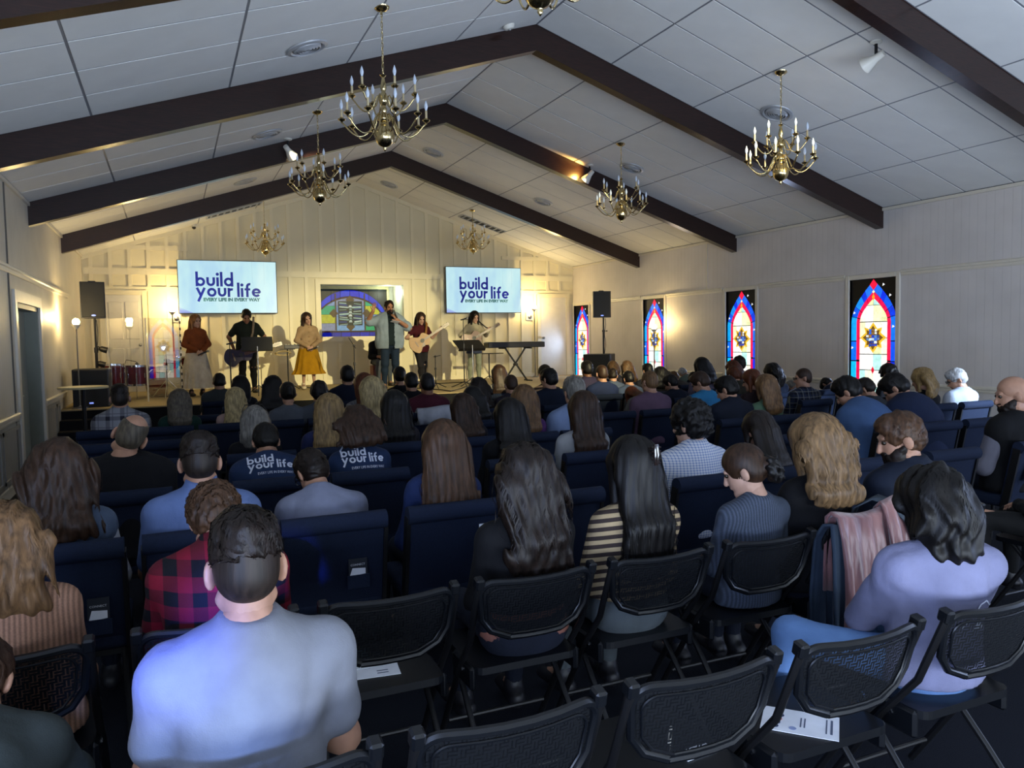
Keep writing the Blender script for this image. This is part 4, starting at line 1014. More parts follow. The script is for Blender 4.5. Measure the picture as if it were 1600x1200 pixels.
# torchiere floor lamps with bare glowing bulbs
def torchiere(x, y, zb, z0, label, watts):
    e = empty('floor_lamp', (x, y, z0), 0, label, 'lamp', 'thin torchiere floor lamps'); H = zb-z0
    MB().lathe([(.125, 0), (.125, .012), (.02, .03), (.012, .05)], n=22).build('base', M_STEEL, e, smooth=True)
    MB().cyl((0, 0, .03), (0, 0, H-.09), .011, n=10).build('pole', mat('lamp_pole', '#6a655a', .35, .6), e, smooth=True)
    MB().lathe([(.012, H-.12), (.03, H-.10), (.075, H-.045), (.07, H-.045), (.02, H-.09)], n=20).build('lamp_shade', M_WHITE, e, smooth=True)
    MB().sphere((0, 0, H), .058).build('bulb', glow('warm_bulb', '#ffdf90', 22), e, smooth=True)
    lamp('lamp_light', 'POINT', (x, y, zb+.075), watts, (1.0, .74, .34), shadow_soft_size=.06)
p = at_y(105, 503, 14.45); torchiere(max(p.x, .26), 14.46, p.z, Z0, 'thin floor lamp with glowing bulb against the door-side wall', 30)
p = at_y(269, 484, 18.25); torchiere(p.x, 18.25, p.z, Z0, 'thin floor lamp with glowing bulb below the edge of the first television', 48)
p = at_y(835, 480, 18.3); torchiere(p.x, 18.3, p.z, Z0, 'thin floor lamp with glowing bulb beside the keyboard and plain door', 48)
p = at_x(1022, 511, 11.42); torchiere(11.42, p.y, p.z, Z0, 'thin floor lamp with glowing bulb in front of a stained glass window', 20)
for px, py, w in ((275, 496, 'first television'), (827, 494, 'second television')):
    p = at_y(px, py, YB-.02); e = empty('wall_plate', (p.x, YB, p.z), 0, 'small square white wall plate with round knob below the %s' % w, 'switch')
    MB().rbox(-.10, .10, -.03, 0, -.11, .11, .008, 1).build('plate', M_WHITE, e); MB().lathe([(.05, 0), (.05, .02), (.03, .03)], (.01, -.03, -.02), 16, Matrix.Rotation(PI/2, 3, 'X')).build('dial', M_STEEL, e, smooth=True)
# high round table on the floor
p = at_z(130, 605, 1.02); e = empty('bar_table', (p.x, p.y, 0), 0, 'high round cocktail table with pale top beside the stage steps', 'table')
MB().lathe([(.33, 1.0), (.335, 1.012), (.33, 1.03), (.001, 1.03)], n=36).build('table_top', mat('pale_laminate', '#cbbf94', .3), e, smooth=True); MB().cyl((0, 0, .02), (0, 0, 1.0), .03, n=14).build('column', M_BLK2, e, smooth=True); MB().lathe([(.24, 0), (.24, .015), (.04, .04), (.03, .06)], n=28).build('base', M_BLK2, e, smooth=True)
# drums
def drum(name, c, r, h, R, label, legs=0, lugs=8):
    e = empty(name, c, 0, label, 'drum', 'red drums of the kit'); e.rotation_euler = R
    MB().lathe([(r, 0), (r, h)], n=32).build('shell', M_REDW, e, smooth=True)
    for z in (0, h): 
        MB().lathe([(r+.002, z-.018), (r+.014, z-.018), (r+.014, z+.018), (r+.002, z+.018)], n=32).build('hoop', M_CHROME, e, smooth=True, ang=30)
    MB().lathe([(r, h), (.001, h+.002)], n=32).build('drum_head', M_SKINW, e); MB().lathe([(.001, -.002), (r, 0)], n=32).build('drum_head', M_SKINW, e)
    for k in range(lugs):
        a = 2*PI*k/lugs; m = MB(); q = Vector((math.cos(a), math.sin(a), 0)); m.cyl(q*(r+.012)+Vector((0, 0, .0)), q*(r+.012)+Vector((0, 0, h)), .004, n=6); m.cyl(q*(r+.006)+Vector((0, 0, h*.38)), q*(r+.006)+Vector((0, 0, h*.62)), .012, n=8); m.build('lug', M_CHROME, e, smooth=True)
    for k in range(legs):
        a = 2*PI*k/legs+.5; q = Vector((math.cos(a)*(r+.02), math.sin(a)*(r+.02), 0)); MB().tube([q+Vector((0, 0, h*.5)), q+Vector((0, 0, Z0-c[2]+.03)), q*1.12+Vector((0, 0, Z0-c[2]+.008))], .008, 7).build('leg', M_CHROME, e, smooth=True)
p = at_y(214, 587, 16.5); drum('floor_tom', (p.x, 16.5, at_y(214, 601, 16.5).z), .20, .36, (0, 0, 0), 'red floor tom standing on thin legs, in the middle of the drum kit', 3)
p = at_y(176, 587, 16.3); drum('floor_tom', (p.x, 16.3, at_y(176, 603, 16.3).z), .20, .40, (0, 0, 0), 'red floor tom half hidden behind the corner subwoofer', 3)
p = at_y(258, 599, 16.6); drum('bass_drum', (p.x-.18, 16.75, at_y(262, 599, 16.6).z), .275, .42, (0, PI/2, -.55), 'large red bass drum lying on its side behind the shield', 0, 10)
p = at_y(266, 566, 16.8); drum('rack_tom', (p.x, 16.8, at_y(266, 572, 16.8).z), .13, .20, (.5, .3, 0), 'small red rack tom tilted above the bass drum, the lower one')
p = at_y(279, 558, 16.9); drum('rack_tom', (p.x, 16.95, at_y(279, 566, 16.9).z), .115, .19, (.5, .2, 0), 'small red rack tom tilted above the bass drum, nearest the brown sweater')
p = at_y(243, 580, 16.95); drum('snare_drum', (p.x, 17.0, at_y(243, 583, 16.95).z), .17, .14, (.12, 0, 0), 'red snare drum with chrome hoops behind the shield edge', 3)
def tripod(e, r, h, mat_, z=0, n=3, a0=.4):
    for k in range(n):
        a = a0+2*PI*k/n; MB().tube([(0, 0, h), (r*math.cos(a), r*math.sin(a), .012), (r*1.08*math.cos(a), r*1.08*math.sin(a), .012)], .009, 7).build('leg', mat_, e, smooth=True)
p = at_y(262, 618, 16.1); e = empty('hi_hat_stand', (p.x, 16.15, Z0), 0, 'chrome tripod stand folded open before the bass drum', 'stand'); tripod(e, .34, .36, M_CHROME); MB().cyl((0, 0, .05), (0, 0, .62), .011, n=10).build('tube', M_CHROME, e, smooth=True)
p = at_y(176, 500, 16.0)
for px, py, yy, lb in ((158, 545, 15.9, 'black clip light on a short arm beside the speaker pole'), (155, 568, 15.9, 'small black microphone clipped over the drum kit')):
    p = at_y(px, py, 15.36); e = empty('clip_light' if 'light' in lb else 'microphone', p, 0, lb, 'stage light' if 'light' in lb else 'microphone')
    MB().tube([((lx0+lx1)/2+.06-p.x, 0, .03), (((lx0+lx1)/2+.06-p.x)*.5, 0, .04), (0, 0, 0)], .010, 7).build('arm', M_BLK2, e, smooth=True)
    MB().lathe([(.02, -.04), (.05, .0), (.055, .10), (.045, .10)], (0, 0, 0), 14, Matrix.Rotation(1.9, 3, 'Y')).build('head', M_BLACK, e, smooth=True)
p = at_y(211, 566, 16.35); pt_ = at_y(214, 587, 16.5); e = empty('microphone', (pt_.x, 16.5, at_y(214, 601, 16.5).z+.36), 0, 'black drum microphone on a thin gooseneck above the floor tom', 'microphone')
MB().tube([(-.205, 0, -.05), (-.205, 0, .03), (-.17, 0, .12), (0, 0, .08)], .008, 6).build('gooseneck', M_BLK2, e, smooth=True); MB().cyl((-.01, 0, .06), (.06, 0, -.02), .028, .02).build('capsule', M_BLACK, e, smooth=True)
# clear drum shield: hinged acrylic panels
t = NT('clear_acrylic'); nt = t.t; nt.nodes.remove(t.b); out = [n for n in nt.nodes if n.type == 'OUTPUT_MATERIAL'][0]
tr = t.n('ShaderNodeBsdfTransparent'); tr.inputs[0].default_value = (.96, .97, .97, 1); gl = t.n('ShaderNodeBsdfGlossy'); gl.inputs['Roughness'].default_value = .015; gl.inputs['Color'].default_value = (1, 1, 1, 1)
lw = t.n('ShaderNodeFresnel'); lw.inputs[0].default_value = 1.5; mx = t.n('ShaderNodeMixShader'); gb_ = t.n('ShaderNodeNewGeometry'); t.l(t.math('MULTIPLY', t.math('ADD', t.math('MULTIPLY', lw.outputs[0], 2.2), .10), t.math('SUBTRACT', 1, gb_.outputs['Backfacing'])), mx.inputs[0]); t.l(tr.outputs[0], mx.inputs[1]); t.l(gl.outputs[0], mx.inputs[2]); t.l(mx.outputs[0], out.inputs[0]); M_ACR = t.m
M_EDGE = mat('acrylic_edge', '#cfcab4', .2, 0, .5)
e = empty('drum_shield', (0, 0, 0), 0, 'clear acrylic drum shield of hinged panels around the red drums', 'shield')
a = at_z(231, 624, Z0); A = Vector((at_y(231, 600, 15.2).x, 15.2, 0)); b_ = at_y(283, 560, 15.95); Bp = Vector((at_y(283, 560, 15.74).x, 15.74, 0)); Zt = at_y(231, 508, 15.55).z+.12; L0 = Vector((at_y(170, 560, 15.4).x, 15.42, 0))
for q0, q1 in ((L0, A), (A, Bp)):
    d = (q1-q0); L = d.length; an = math.atan2(d.y, d.x)
    pn = MB().box(0, L, -.004, .004, Z0+.01, Zt).build('panel', M_ACR, e, q0, (0, 0, an))
    for x in (0, L-.012): MB().box(x, x+.012, -.006, .006, Z0+.01, Zt).build('edge', M_EDGE, pn)
for z in np.arange(Z0+.2, Zt, .12): MB().cyl((Bp.x, Bp.y, z), (Bp.x, Bp.y, z+.05), .014, n=8).build('hinge', M_BLK2, e)
# stands
def mic_stand(x, y, h, label, boom=None, mic=True):
    e = empty('microphone_stand', (x, y, Z0), 0, label, 'stand'); tripod(e, .27, .12, M_BLK2)
    MB().cyl((0, 0, .1), (0, 0, h*.62), .013, n=10).build('lower_tube', M_BLK2, e, smooth=True); MB().cyl((0, 0, h*.55), (0, 0, h), .009, n=10).build('upper_tube', M_BLK2, e, smooth=True); MB().cyl((0, 0, h*.58), (0, 0, h*.65), .022, n=10).build('clutch', M_BLACK, e, smooth=True)
    tip = Vector((0, 0, h))
    if boom: MB().tube([(-boom[0]*.35, -boom[1]*.35, h-boom[2]*.35), (boom[0], boom[1], h+boom[2])], .007, 8).build('boom', M_BLK2, e, smooth=True); MB().sphere((0, 0, h), .025, 10, 7).build('knob', M_BLACK, e, smooth=True); tip = Vector((boom[0], boom[1], h+boom[2]))
    if mic: 
        mm = empty('microphone', e.location+tip, .2, 'black vocal microphone on the '+label.replace('black ', '').replace(' with no microphone', ''), 'microphone')
        MB().cyl((-.06, 0, .0), (.07, 0, .03), .013, .018).build('handle', M_BLACK, mm, smooth=True); MB().sphere((.095, 0, .036), .029, 12, 8).build('grille', M_STEEL, mm, smooth=True)
p = at_y(361, 600, 16.0); mic_stand(at_y(360, 570, 15.7).x, 15.7, at_y(357, 538, 15.7).z-Z0, 'black microphone stand beside the purple guitar')
p = at_y(553, 540, 15.3); mic_stand(p.x, 15.3, p.z-Z0, 'black boom stand with no microphone, beside the yellow skirt', (-.10, 0, .16), False)
p = at_y(725, 560, 15.5); mic_stand(p.x, 15.5, at_y(719, 500, 15.5).z-Z0, 'black microphone stand before the long haired guitarist')
p = at_y(680, 557, 15.6); mic_stand(p.x, 15.6, p.z-Z0, 'short black stand with a small clip beside the maroon blouse', (.12, 0, .02), False)
def music_stand(x, y, zd, w, h, tilt, rz, label):
    e = empty('music_stand', (x, y, Z0), rz, label, 'music stand', 'black music stands'); tripod(e, .25, .2, M_BLK2)
    MB().cyl((0, 0, .05), (0, 0, zd-Z0), .012, n=10).build('tube', M_STEEL, e, smooth=True)
    d = MB(); d.box(-w/2, w/2, -.006, .006, 0, h); d.box(-w/2, w/2, -.006, .055, -.006, .006); d.build('desk', M_BLK2, e, (0, 0, zd-Z0-.08), (tilt, 0, 0))
p = at_y(402, 541, 15.75); music_stand(p.x, 15.75, p.z, .58, .27, -.25, 0, 'black music stand hiding the hips of the dark shirted guitarist')
p = at_y(738, 539, 15.65); music_stand(p.x, 15.65, p.z, .66, .34, -1.0, .15, 'black music stand tilted flat before the brown guitar')
p = at_y(764, 553, 17.0); e = empty('side_stand', (p.x, 17.0, Z0), 0, 'small black pole stand with a thin tray beside the pale jeans', 'stand'); tripod(e, .22, .15, M_BLK2); MB().cyl((0, 0, .1), (0, 0, p.z-Z0), .016, n=10).build('tube', M_BLK2, e, smooth=True)
MB().rbox(-.33, .33, -.12, .12, p.z-Z0, p.z-Z0+.02, .006, 1).build('tray', M_BLK2, e)
p = at_y(449, 546, 17.2); e = empty('mixer_stand', (p.x, 17.2, Z0), 0, 'thin black stand beneath the small grey mixer', 'stand'); tripod(e, .25, .15, M_BLK2); MB().cyl((0, 0, .1), (0, 0, p.z-Z0), .014, n=10).build('tube', M_BLK2, e, smooth=True); MB().rbox(-.15, .15, -.12, .12, p.z-Z0, p.z-Z0+.012, .004, 1).build('tray', M_BLK2, e)
q = at_y(456, 541, 17.2); e = empty('mixer', (q.x, 17.2, p.z+.013), -.1, 'small grey audio mixer on a thin stand beside the yellow skirt', 'mixer')
MB().rbox(-.16, .16, -.12, .12, 0, .085, .01, 1).build('case', mat('mixer_grey', '#55534e', .4), e)
for i in range(5): MB().lathe([(.012, 0), (.010, .018), (.001, .018)], (-.12+.06*i, -.02, .085), 10).build('knob', M_WHITE, e)
q = at_y(442, 552, 17.2); e = empty('cable_loop', q, 0, 'pale coiled cables hanging from the mixer stand', 'cable')
MB().tube([(.18*math.cos(i*.7)*(1-.01*i), .03*math.sin(i*1.9), .045*math.sin(i*.7)+.01*math.sin(i)) for i in range(26)], .012, 6).build('coil', mat('pale_cable', '#a89468', .6), e, smooth=True)
# keyboard on an X stand
p0 = at_y(765, 537, 16.7); p1 = at_y(852, 536, 16.7); zk = at_y(810, 543, 16.7).z; kx = (p0.x+p1.x)/2; kw = p1.x-p0.x
e = empty('keyboard', (kx, 16.9, zk), -.05, 'black stage piano resting on the X-shaped stand', 'keyboard')
MB().rbox(-kw/2, kw/2, -.17, .17, 0, .13, .015, 1).build('case', M_BLACK, e)
for i in range(36): MB().box(-kw/2+.06+i*(kw-.12)/36, -kw/2+.06+(i+.94)*(kw-.12)/36, .02, .165, .128, .142).build('key', M_WHITE, e)
MB().box(-kw/2+.04, kw/2-.04, -.12, -.04, .129, .134).build('control_panel', M_BLK2, e)
e = empty('keyboard_stand', (kx+.02, 16.9, Z0), 0, 'black X-shaped keyboard stand on the stage', 'stand'); hz = zk-Z0
for s, yy in ((-1, -.04), (1, .04)): MB().box(-.018, .018, yy-.012, yy+.012, -.56, .56).build('leg', M_BLK2, e, (0, 0, hz/2+.0), (0, s*.62, 0))
for s in (-1, 1): MB().box(s*.33-.02, s*.33+.02, -.2, .2, hz-.03, hz-.002).build('support_bar', M_BLK2, e); MB().box(s*.33-.02, s*.33+.02, -.2, .2, .002, .03).build('foot_bar', M_BLK2, e)
MB().cyl((0, -.07, hz/2), (0, .07, hz/2), .035, n=14).build('pivot', M_BLACK, e)
# cables on the stage floor
for k, (pts, lb) in enumerate(([[(645, 606), (690, 609), (704, 611), (720, 607), (730, 603)], 'black cable zigzagging over the stage carpet before the brown guitar'], [[(642, 599), (660, 600), (690, 599), (725, 597), (760, 597)], 'black cables bundled along the foot of the stage wall'], [[(468, 604), (474, 607), (480, 605), (492, 607), (500, 606)], 'black cable looped on the stage by the yellow skirt'])):
    q = [at_z(px, min(py, 612), Z0+.012) for px, py in pts]; q = [Vector((v.x, min(v.y, YB-.06), Z0+.012)) for v in q]
    qq = []
    for i in range(len(q)-1):
        for j in range(5): t_ = j/5; qq.append(q[i].lerp(q[i+1], t_))
    tag(MB().tube(qq+[q[-1]], .011, 6).build('cable', M_CABLE, smooth=True), lb, 'cable')
p = at_z(652, 600, Z0); e = empty('pedal_board', (p.x, min(p.y, 18.2), Z0), 0, 'small black effects pedal on the stage floor near the maroon guitarist', 'pedal')
MB().rbox(-.2, .2, -.1, .1, 0, .06, .01, 1).build('case', M_BLACK, e); MB().cyl((.08, 0, .06), (.08, 0, .075), .02).build('switch', M_CHROME, e)
# guitars
def guitar(loc, Mrot, label, top, side, elec=False, k=1.):
    e = empty('guitar', loc, 0, label, 'guitar'); e.matrix_world = Matrix.Translation(loc) @ Mrot.to_4x4() @ Matrix.Scale(k, 4)
    up, lo = (.145, .20) if not elec else (.13, .165); pts = []
    for i in range(40):
        a = 2*PI*i/40; x = .25*math.cos(a); s = x/.25
        w = lo*math.exp(-((s+.55)/.62)**2)+up*math.exp(-((s-.60)/.45)**2)+.0; w = min(w, lo)*math.sqrt(max(0, 1-s**6))
        pts.append((x, w*(1 if math.sin(a) >= 0 else -1)))
    d = .05 if not elec else .02
    MB().prism([(x*.99, y*.99) for x, y in pts], -d, d*.9, 'z').build('body', side, e, smooth=True, ang=50)
    MB().prism(pts, d*.9, d*.9+.006, 'z').build('soundboard', top, e)
    MB().box(.10, .62, -.024, .024, d*.9+.004, d*.9+.022).build('neck', M_WOODB, e)
    MB().prism([(.62, -.025), (.64, -.036), (.77, -.032), (.77, .032), (.64, .036), (.62, .025)], d*.5, d*.5+.018, 'z').build('headstock', M_WOODB, e)
    for i in range(3):
        for s in (-1, 1): MB().cyl((.66+.04*i, s*.03, d*.5+.009), (.66+.04*i, s*.055, d*.5+.009), .006, n=6).build('tuning_peg', M_CHROME, e)
    MB().lathe([(.048, 0), (.001, 0.0005)], (.055, 0, d*.9+.0072), 20).build('sound_hole', M_BLACK, e) if not elec else MB().box(.02, .06, -.04, .04, d*.9+.005, d*.9+.012).build('pickup', M_BLACK, e)
    MB().box(-.10, -.075, -.07, .07, d*.9+.006, d*.9+.014).build('bridge', M_WOODB, e)
    if not elec: MB().prism([(.03, -.055), (.09, -.06), (.05, -.13), (-.05, -.12)], d*.9+.006, d*.9+.008, 'z').build('pickguard', M_WOODB, e)
    mb = MB()
    for i in range(6): mb.box(-.09, .74, -.0175+.007*i, -.0165+.007*i, d*.9+.021, d*.9+.0225)
    tag(mb.build('strings', mat('string_wire', '#4a4238', .5), e), kind='stuff')
    return e
# ================================================================== CHAIRS
M_FOLD = None
t = NT('basketweave_plastic'); v = t.co(scale=(1, 1, 1)); sx = t.n('ShaderNodeSeparateXYZ'); t.l(v, sx.inputs[0])
fx = t.math('FRACT', t.math('MULTIPLY', sx.outputs[0], 104)); fz = t.math('FRACT', t.math('MULTIPLY', sx.outputs[2], 104)); 
cxk = t.math('FLOOR', t.math('MULTIPLY', sx.outputs[0], 52)); czk = t.math('FLOOR', t.math('MULTIPLY', sx.outputs[2], 52)); par = t.math('MODULO', t.math('ADD', t.math('ADD', cxk, czk), 400), 2)
hole = t.mix(par, t.n('ShaderNodeRGB').outputs[0], t.n('ShaderNodeRGB').outputs[0])
ha = t.math('GREATER_THAN', fx, .62); hb_ = t.math('GREATER_THAN', fz, .62)
h = t.math('ADD', t.math('MULTIPLY', ha, par), t.math('MULTIPLY', hb_, t.math('SUBTRACT', 1, par)))
t.set('#05070b', .6, 0, .2); t.l(t.math('SUBTRACT', 1, t.math('MULTIPLY', h, .42)), t.b.inputs['Alpha']); M_WEAVE = t.m
M_FPL = mat('black_folding_plastic', '#07090d', .38, 0, .35, .08, 30)
def padded_chair():
    r = empty('church_chair'); w = .235
    mb = MB(); mb.rbox(-w, w, .115, .57, .375, .465, .035, 3); mb.build('seat', M_NAVY, r, smooth=True)
    mb = MB(); T = Matrix.Translation((0, .045, .845)) @ Matrix.Rotation(.2, 4, 'X'); mb.M = T; mb.rbox(-w, w, -.012, .05, -.44, -.03, .018, 2); mb.build('backrest', M_NAVY, r, smooth=True)
    mb = MB(); mb.M = T; mb.tube([(-w, .0, -.028)]+[(-w+.02*i/3, .0, -.028+.0*i) for i in range(1, 3)]+[(w, 0, -.028)], .043, 14); mb.build('top_roll', M_NAVY, r, smooth=True, ang=50)
    for s in (-1, 1):
        mb = MB(); mb.M = T; mb.box(s*w-.012 if s > 0 else s*w-.006, s*w+.006 if s > 0 else s*w+.012, -.022, .03, -.60, -.04); mb.build('back_post', M_BLK2, r)
        for nm, p in (('leg', [(s*.215, .14, .38), (s*.225, .10, .0)]), ('leg', [(s*.215, .52, .38), (s*.225, .55, .0)])): MB().cyl(p[0], p[1], .013, n=8).build(nm, M_BLK2, r, smooth=True)
    for y in (.14, .52): MB().box(-.215, .215, y-.01, y+.01, .355, .378).build('seat_frame', M_BLK2, r)
    return r
def folding_chair():
    r = empty('folding_chair'); w = .222
    T = Matrix.Translation((0, .0, .80)) @ Matrix.Rotation(.24, 4, 'X')
    def cv(x): return .035*(1-(x/w)**2)*-1       # back bows backwards
    def outline(ww, z0, z1, r1, n=6):
        return arc((ww-r1, z0+r1*1.6), r1*1.6, 270, 360, n)[0:0]+[(-ww+r1, z0)]+[(ww-r1, z0)]+arc((ww-r1, z0+r1), r1, 285, 360, n)+arc((ww-r1, z1-r1), r1, 0, 90, n)+arc((-ww+r1, z1-r1), r1, 90, 180, n)+arc((-ww+r1, z0+r1), r1, 180, 255, n)
    mb = MB(); mb.M = T; n = 12      # woven panel
    vs, fs = [], []
    for i in range(n+1):
        x = -w+.02+(2*w-.04)*i/n
        for z in (-.212+.085*abs(x/w)**3, -.02): vs.append((x, cv(x), z))
    fs = [(2*i, 2*i+2, 2*i+3, 2*i+1) for i in range(n)]; mb.add(vs, fs); mb.build('back_panel', M_WEAVE, r, smooth=True)
    mb = MB(); mb.M = T; o = [(-.10, -.225), (.10, -.225), (.17, -.198), (.205, -.15)]+arc((w-.056, -.055), .05, 0, 90, 6)+arc((-w+.056, -.055), .05, 90, 180, 6)+[(-.205, -.15), (-.17, -.198)]; o = o+[o[0]]; q = []
    for a, b in zip(o[:-1], o[1:]):
        m = max(1, int(abs(a[0]-b[0])/.06))
        for j in range(m): q.append((a[0]+(b[0]-a[0])*j/m, a[1]+(b[1]-a[1])*j/m))
    q.append(q[0]); mb.tube([(x, cv(x), z) for x, z in q], .0125, 8); mb.build('back_rim', M_FPL, r, smooth=True)
    mb = MB(); mb.M = T; mb.tube([(x, cv(x)-.004, z*.82-.025) for x, z in [(a*.88, b) for a, b in q]], .004, 6); mb.build('back_rib', M_FPL, r, smooth=True)
    mb = MB(); ol = arc((.15, .42), .06, 0, 90, 5)+arc((-.15, .42), .06, 90, 180, 5)+arc((-.17, .12), .04, 180, 270, 4)+arc((.17, .12), .04, 270, 360, 4)
    mb.prism(ol, .425, .452, 'z'); mb.build('seat', M_FPL, r)
    for s in (-1, 1):
        MB().tube([(s*(w+.004), -.005, .79), (s*(w+.004), .09, .56), (s*(w+.004), .22, .40), (s*.225, .47, .012)], .0125, 9).build('leg', M_BLK2, r, smooth=True)
        MB().tube([(s*.195, .36, .42), (s*.20, .16, .22), (s*.205, -.03, .012)], .0115, 9).build('leg', M_BLK2, r, smooth=True)
        mb = MB(); mb.M = T; mb.rbox(s*w-.016, s*w+.016, -.02, .02, -.03, .012, .006, 1); mb.build('corner_cap', M_FPL, r)
        MB().rbox(s*.212-.012, s*.212+.012, .10, .30, .36, .45, .01, 1).build('hinge_plate', M_FPL, r); MB().cyl((s*.212-.016, .19, .415), (s*.212+.016, .19, .415), .008, n=10).build('rivet', M_CHROME, r)
    for y, z in ((.40, .12), (.02, .08)): MB().cyl((-.21, y, z), (.21, y, z), .009, n=8).build('cross_bar', M_BLK2, r, smooth=True)
    return r
PROTO = {'p': padded_chair(), 'f': folding_chair()}; USED = set()
ROWS = {'F1': 1.55, 'F2': 2.46, 'P1': 3.42, 'P2': 4.53, 'P3': 5.66, 'P4': 6.80, 'P5': 7.90, 'P6': 8.93, 'P7': 9.95, 'P8': 11.0, 'P9': 12.05}
def place_chair(row, x, label, rz=0.):
    k = 'f' if row[0] == 'F' else 'p'
    if k in USED: o = copy_tree(PROTO[k])
    else: o = PROTO[k]; USED.add(k)
    o.location = (x, ROWS[row], 0); o.rotation_euler = (0, 0, rz)
    tag(o, label, 'chair', 'black folding chairs' if k == 'f' else 'navy padded chairs in rows'); return o
# ================================================================== PEOPLE IN THE SEATS
SKINS = {'a': '#b88a70', 'b': '#a4765c', 'c': '#8a5c42', 'd': '#6a4530', 'p': '#c49a84'}
HC = {'blk': '#0d0a09', 'dk': '#1c130e', 'br': '#352317', 'mb': '#4a3322', 'lb': '#6a4e32', 'db': '#8a7048', 'bl': '#a89468', 'gy': '#77736c', 'wh': '#a8a8a8', 'rd': '#5a2e18', 'gb': '#544c40', 'hl': '#7a5f40', 'sk': '#8d6a55', 'fade': '#281f19'}
TOPS = {'prev': None}
MESHC = {}
def memo(key, fn):
    if key is None: return fn()
    if key not in MESHC: MESHC[key] = fn()
    return MESHC[key]
def top_local(F, t): # highest point of the hair
    c = F.hc+F.R@V3(0, -.014, .037); r = np.array([.076+t, .097+t, .089+t]); return c[2]+math.sqrt((((F.R.T@V3(0, 0, 1))*r)**2).sum()), c
SEATED = {}; PEOPLE = {}
def person(u, v, row, sex, hs, hc, L, top, sleeve, label, bow=.3, ln=None, hy=0., tilt=0., st=1., rz=0., sk='a', pants='plain:#1a2030', vol=1., collar=False, z=None, key=None, no_chair=False, hood=False, hem=-.06, arms=None, legs=None, hands=None, dx=0., glasses=False, extra=None, smin=.85, smax=1.06, scale=None, dy=0.):
    Y = ROWS[row]; hipY = Y+(.215 if row[0] == 'F' else .25)+dy; depth = (at_y(u, v, hipY)-Vector((CX, CY, CZ))).dot(FW)
    tier = 0 if depth < 4.4 else (1 if depth < 7.4 else 2); th = {'buzz': .004, 'bald': .003, 'short': .014, 'curly': .026, 'mop': .04, 'pony': .012, 'bun': .012}.get(hs, .022)
    best = None; step = 2 if tier < 2 else 6
    cand = [ln] if ln is not None else range(-10 if tier < 2 else -6, 62, step)
    for d in cand:
        F = figure('sit', sex, math.radians(d), bow, hy, tilt, arms, hands, legs, st); zt, c = top_local(F, th)
        p = at_y(u, v, hipY+c[1]); s = (p.z-.45)/zt; sc = scale or min(smax, max(smin, s)); err = abs(p.z-(.45+zt*sc))*1.5+abs(sc-.97)*.15+abs(d+7)*.0022
        if best is None or err < best[0]: best = (err, d, F, p, sc, c)
    err, d, F, p, sc, c = best
    x = p.x-c[0]*sc*math.cos(rz)+c[1]*sc*math.sin(rz)+dx
    e = empty('person', (x, hipY, .45), rz, label, 'person'); e.scale = (sc, sc, sc)
    if row != 'P0': e['group'] = 'people seated in the rows'
    k = None if tier < 2 or arms or legs or hy or tilt else (sex, d, round(bow, 2), round(st, 2))
    bres, hres, dres = ((.021, .0070, .0075), (.032, .0112, .014), (.042, .0165, .02))[tier]; cres = (.0122, .020, .027)[tier]; hr = (.0072, .0115, .0155)[tier]
    link('body', memo(k and ('b',)+k, lambda: body_mesh(F, bres, hres, dres)), skin(SKINS[sk]), e)
    seed = hash(label) % 1000 if False else (len(PEOPLE)*37) % 997
    sh = link('sweater' if sleeve > 1.2 else ('shirt' if sleeve > .1 else 'vest'), memo(k and ('t', sleeve, collar, hood, hem)+k, lambda: top_mesh(F, cres, sleeve, .016, hem, (.007 if tier == 0 else .004), collar, seed, hood=hood)), cloth(top), e)
    link('trousers', memo(k and ('p',)+k, lambda: pants_mesh(F, max(.023, cres))), cloth(pants), e)
    def sho(s): 
        G = figure('sit', sex, 0); G.lg = {1: F.lg[s], -1: F.lg[s]}; return shoes_mesh(G, .016 if tier < 2 else .026)
    for s in (-1, 1): link('shoe', memo(k and ('s', s), lambda: sho(s)), mat('dark_shoe', '#15151a', .5), e)
    hk = k and ('h', hs, round(L, 2), round(vol, 2))+k
    n = (1500, 160, 0)[tier] if hs not in ('bald', 'buzz') else 0
    if tier == 0 and hs in ('short', 'top'): n = 1800
    link('hair', memo(hk, lambda: hair_mesh(F, hs, hr, L, vol, seed % 17, n)), skin(SKINS[sk]) if hc == 'sk' else hairmat(HC[hc]), e)
    if hs == 'top': link('hair_fade', hair_mesh(F, 'buzz', hr, .1, 1., 3, 0), hairmat(HC['fade']), e)
    if glasses or tier == 0 or hy:
        for s in (-1, 1):
            q = F.hc+F.R@V3(s*.031, .086, .008); link('eye', memo('eye', lambda: MB().sphere((0, 0, 0), .0125, 10, 7).mesh('eye', True)), mat('eye_dark', '#20180f', .2), e, tuple(q))
    if glasses:
        mb = MB()
        for s in (-1, 1):
            mb.tube([tuple(F.hc+F.R@V3(s*.033+.024*math.cos(a), .108, .004+.019*math.sin(a))) for a in np.linspace(0, 2*PI, 13)], .003, 6, False)
            mb.tube([tuple(F.hc+F.R@V3(*q)) for q in ((s*.057, .105, .01), (s*.08, .06, .012), (s*.082, -.01, .01))], .003, 6)
        mb.tube([tuple(F.hc+F.R@V3(*q)) for q in ((-.010, .110, .008), (.010, .110, .008))], .003, 6)
        mb.build('glasses', mat('dark_frame', '#0c0c0e', .3), e, smooth=True)
    if not no_chair: SEATED.setdefault(row, []).append([x, x, label])
    PEOPLE[key or label] = (e, F, sh, sc)
    return e, F, sh
P = person
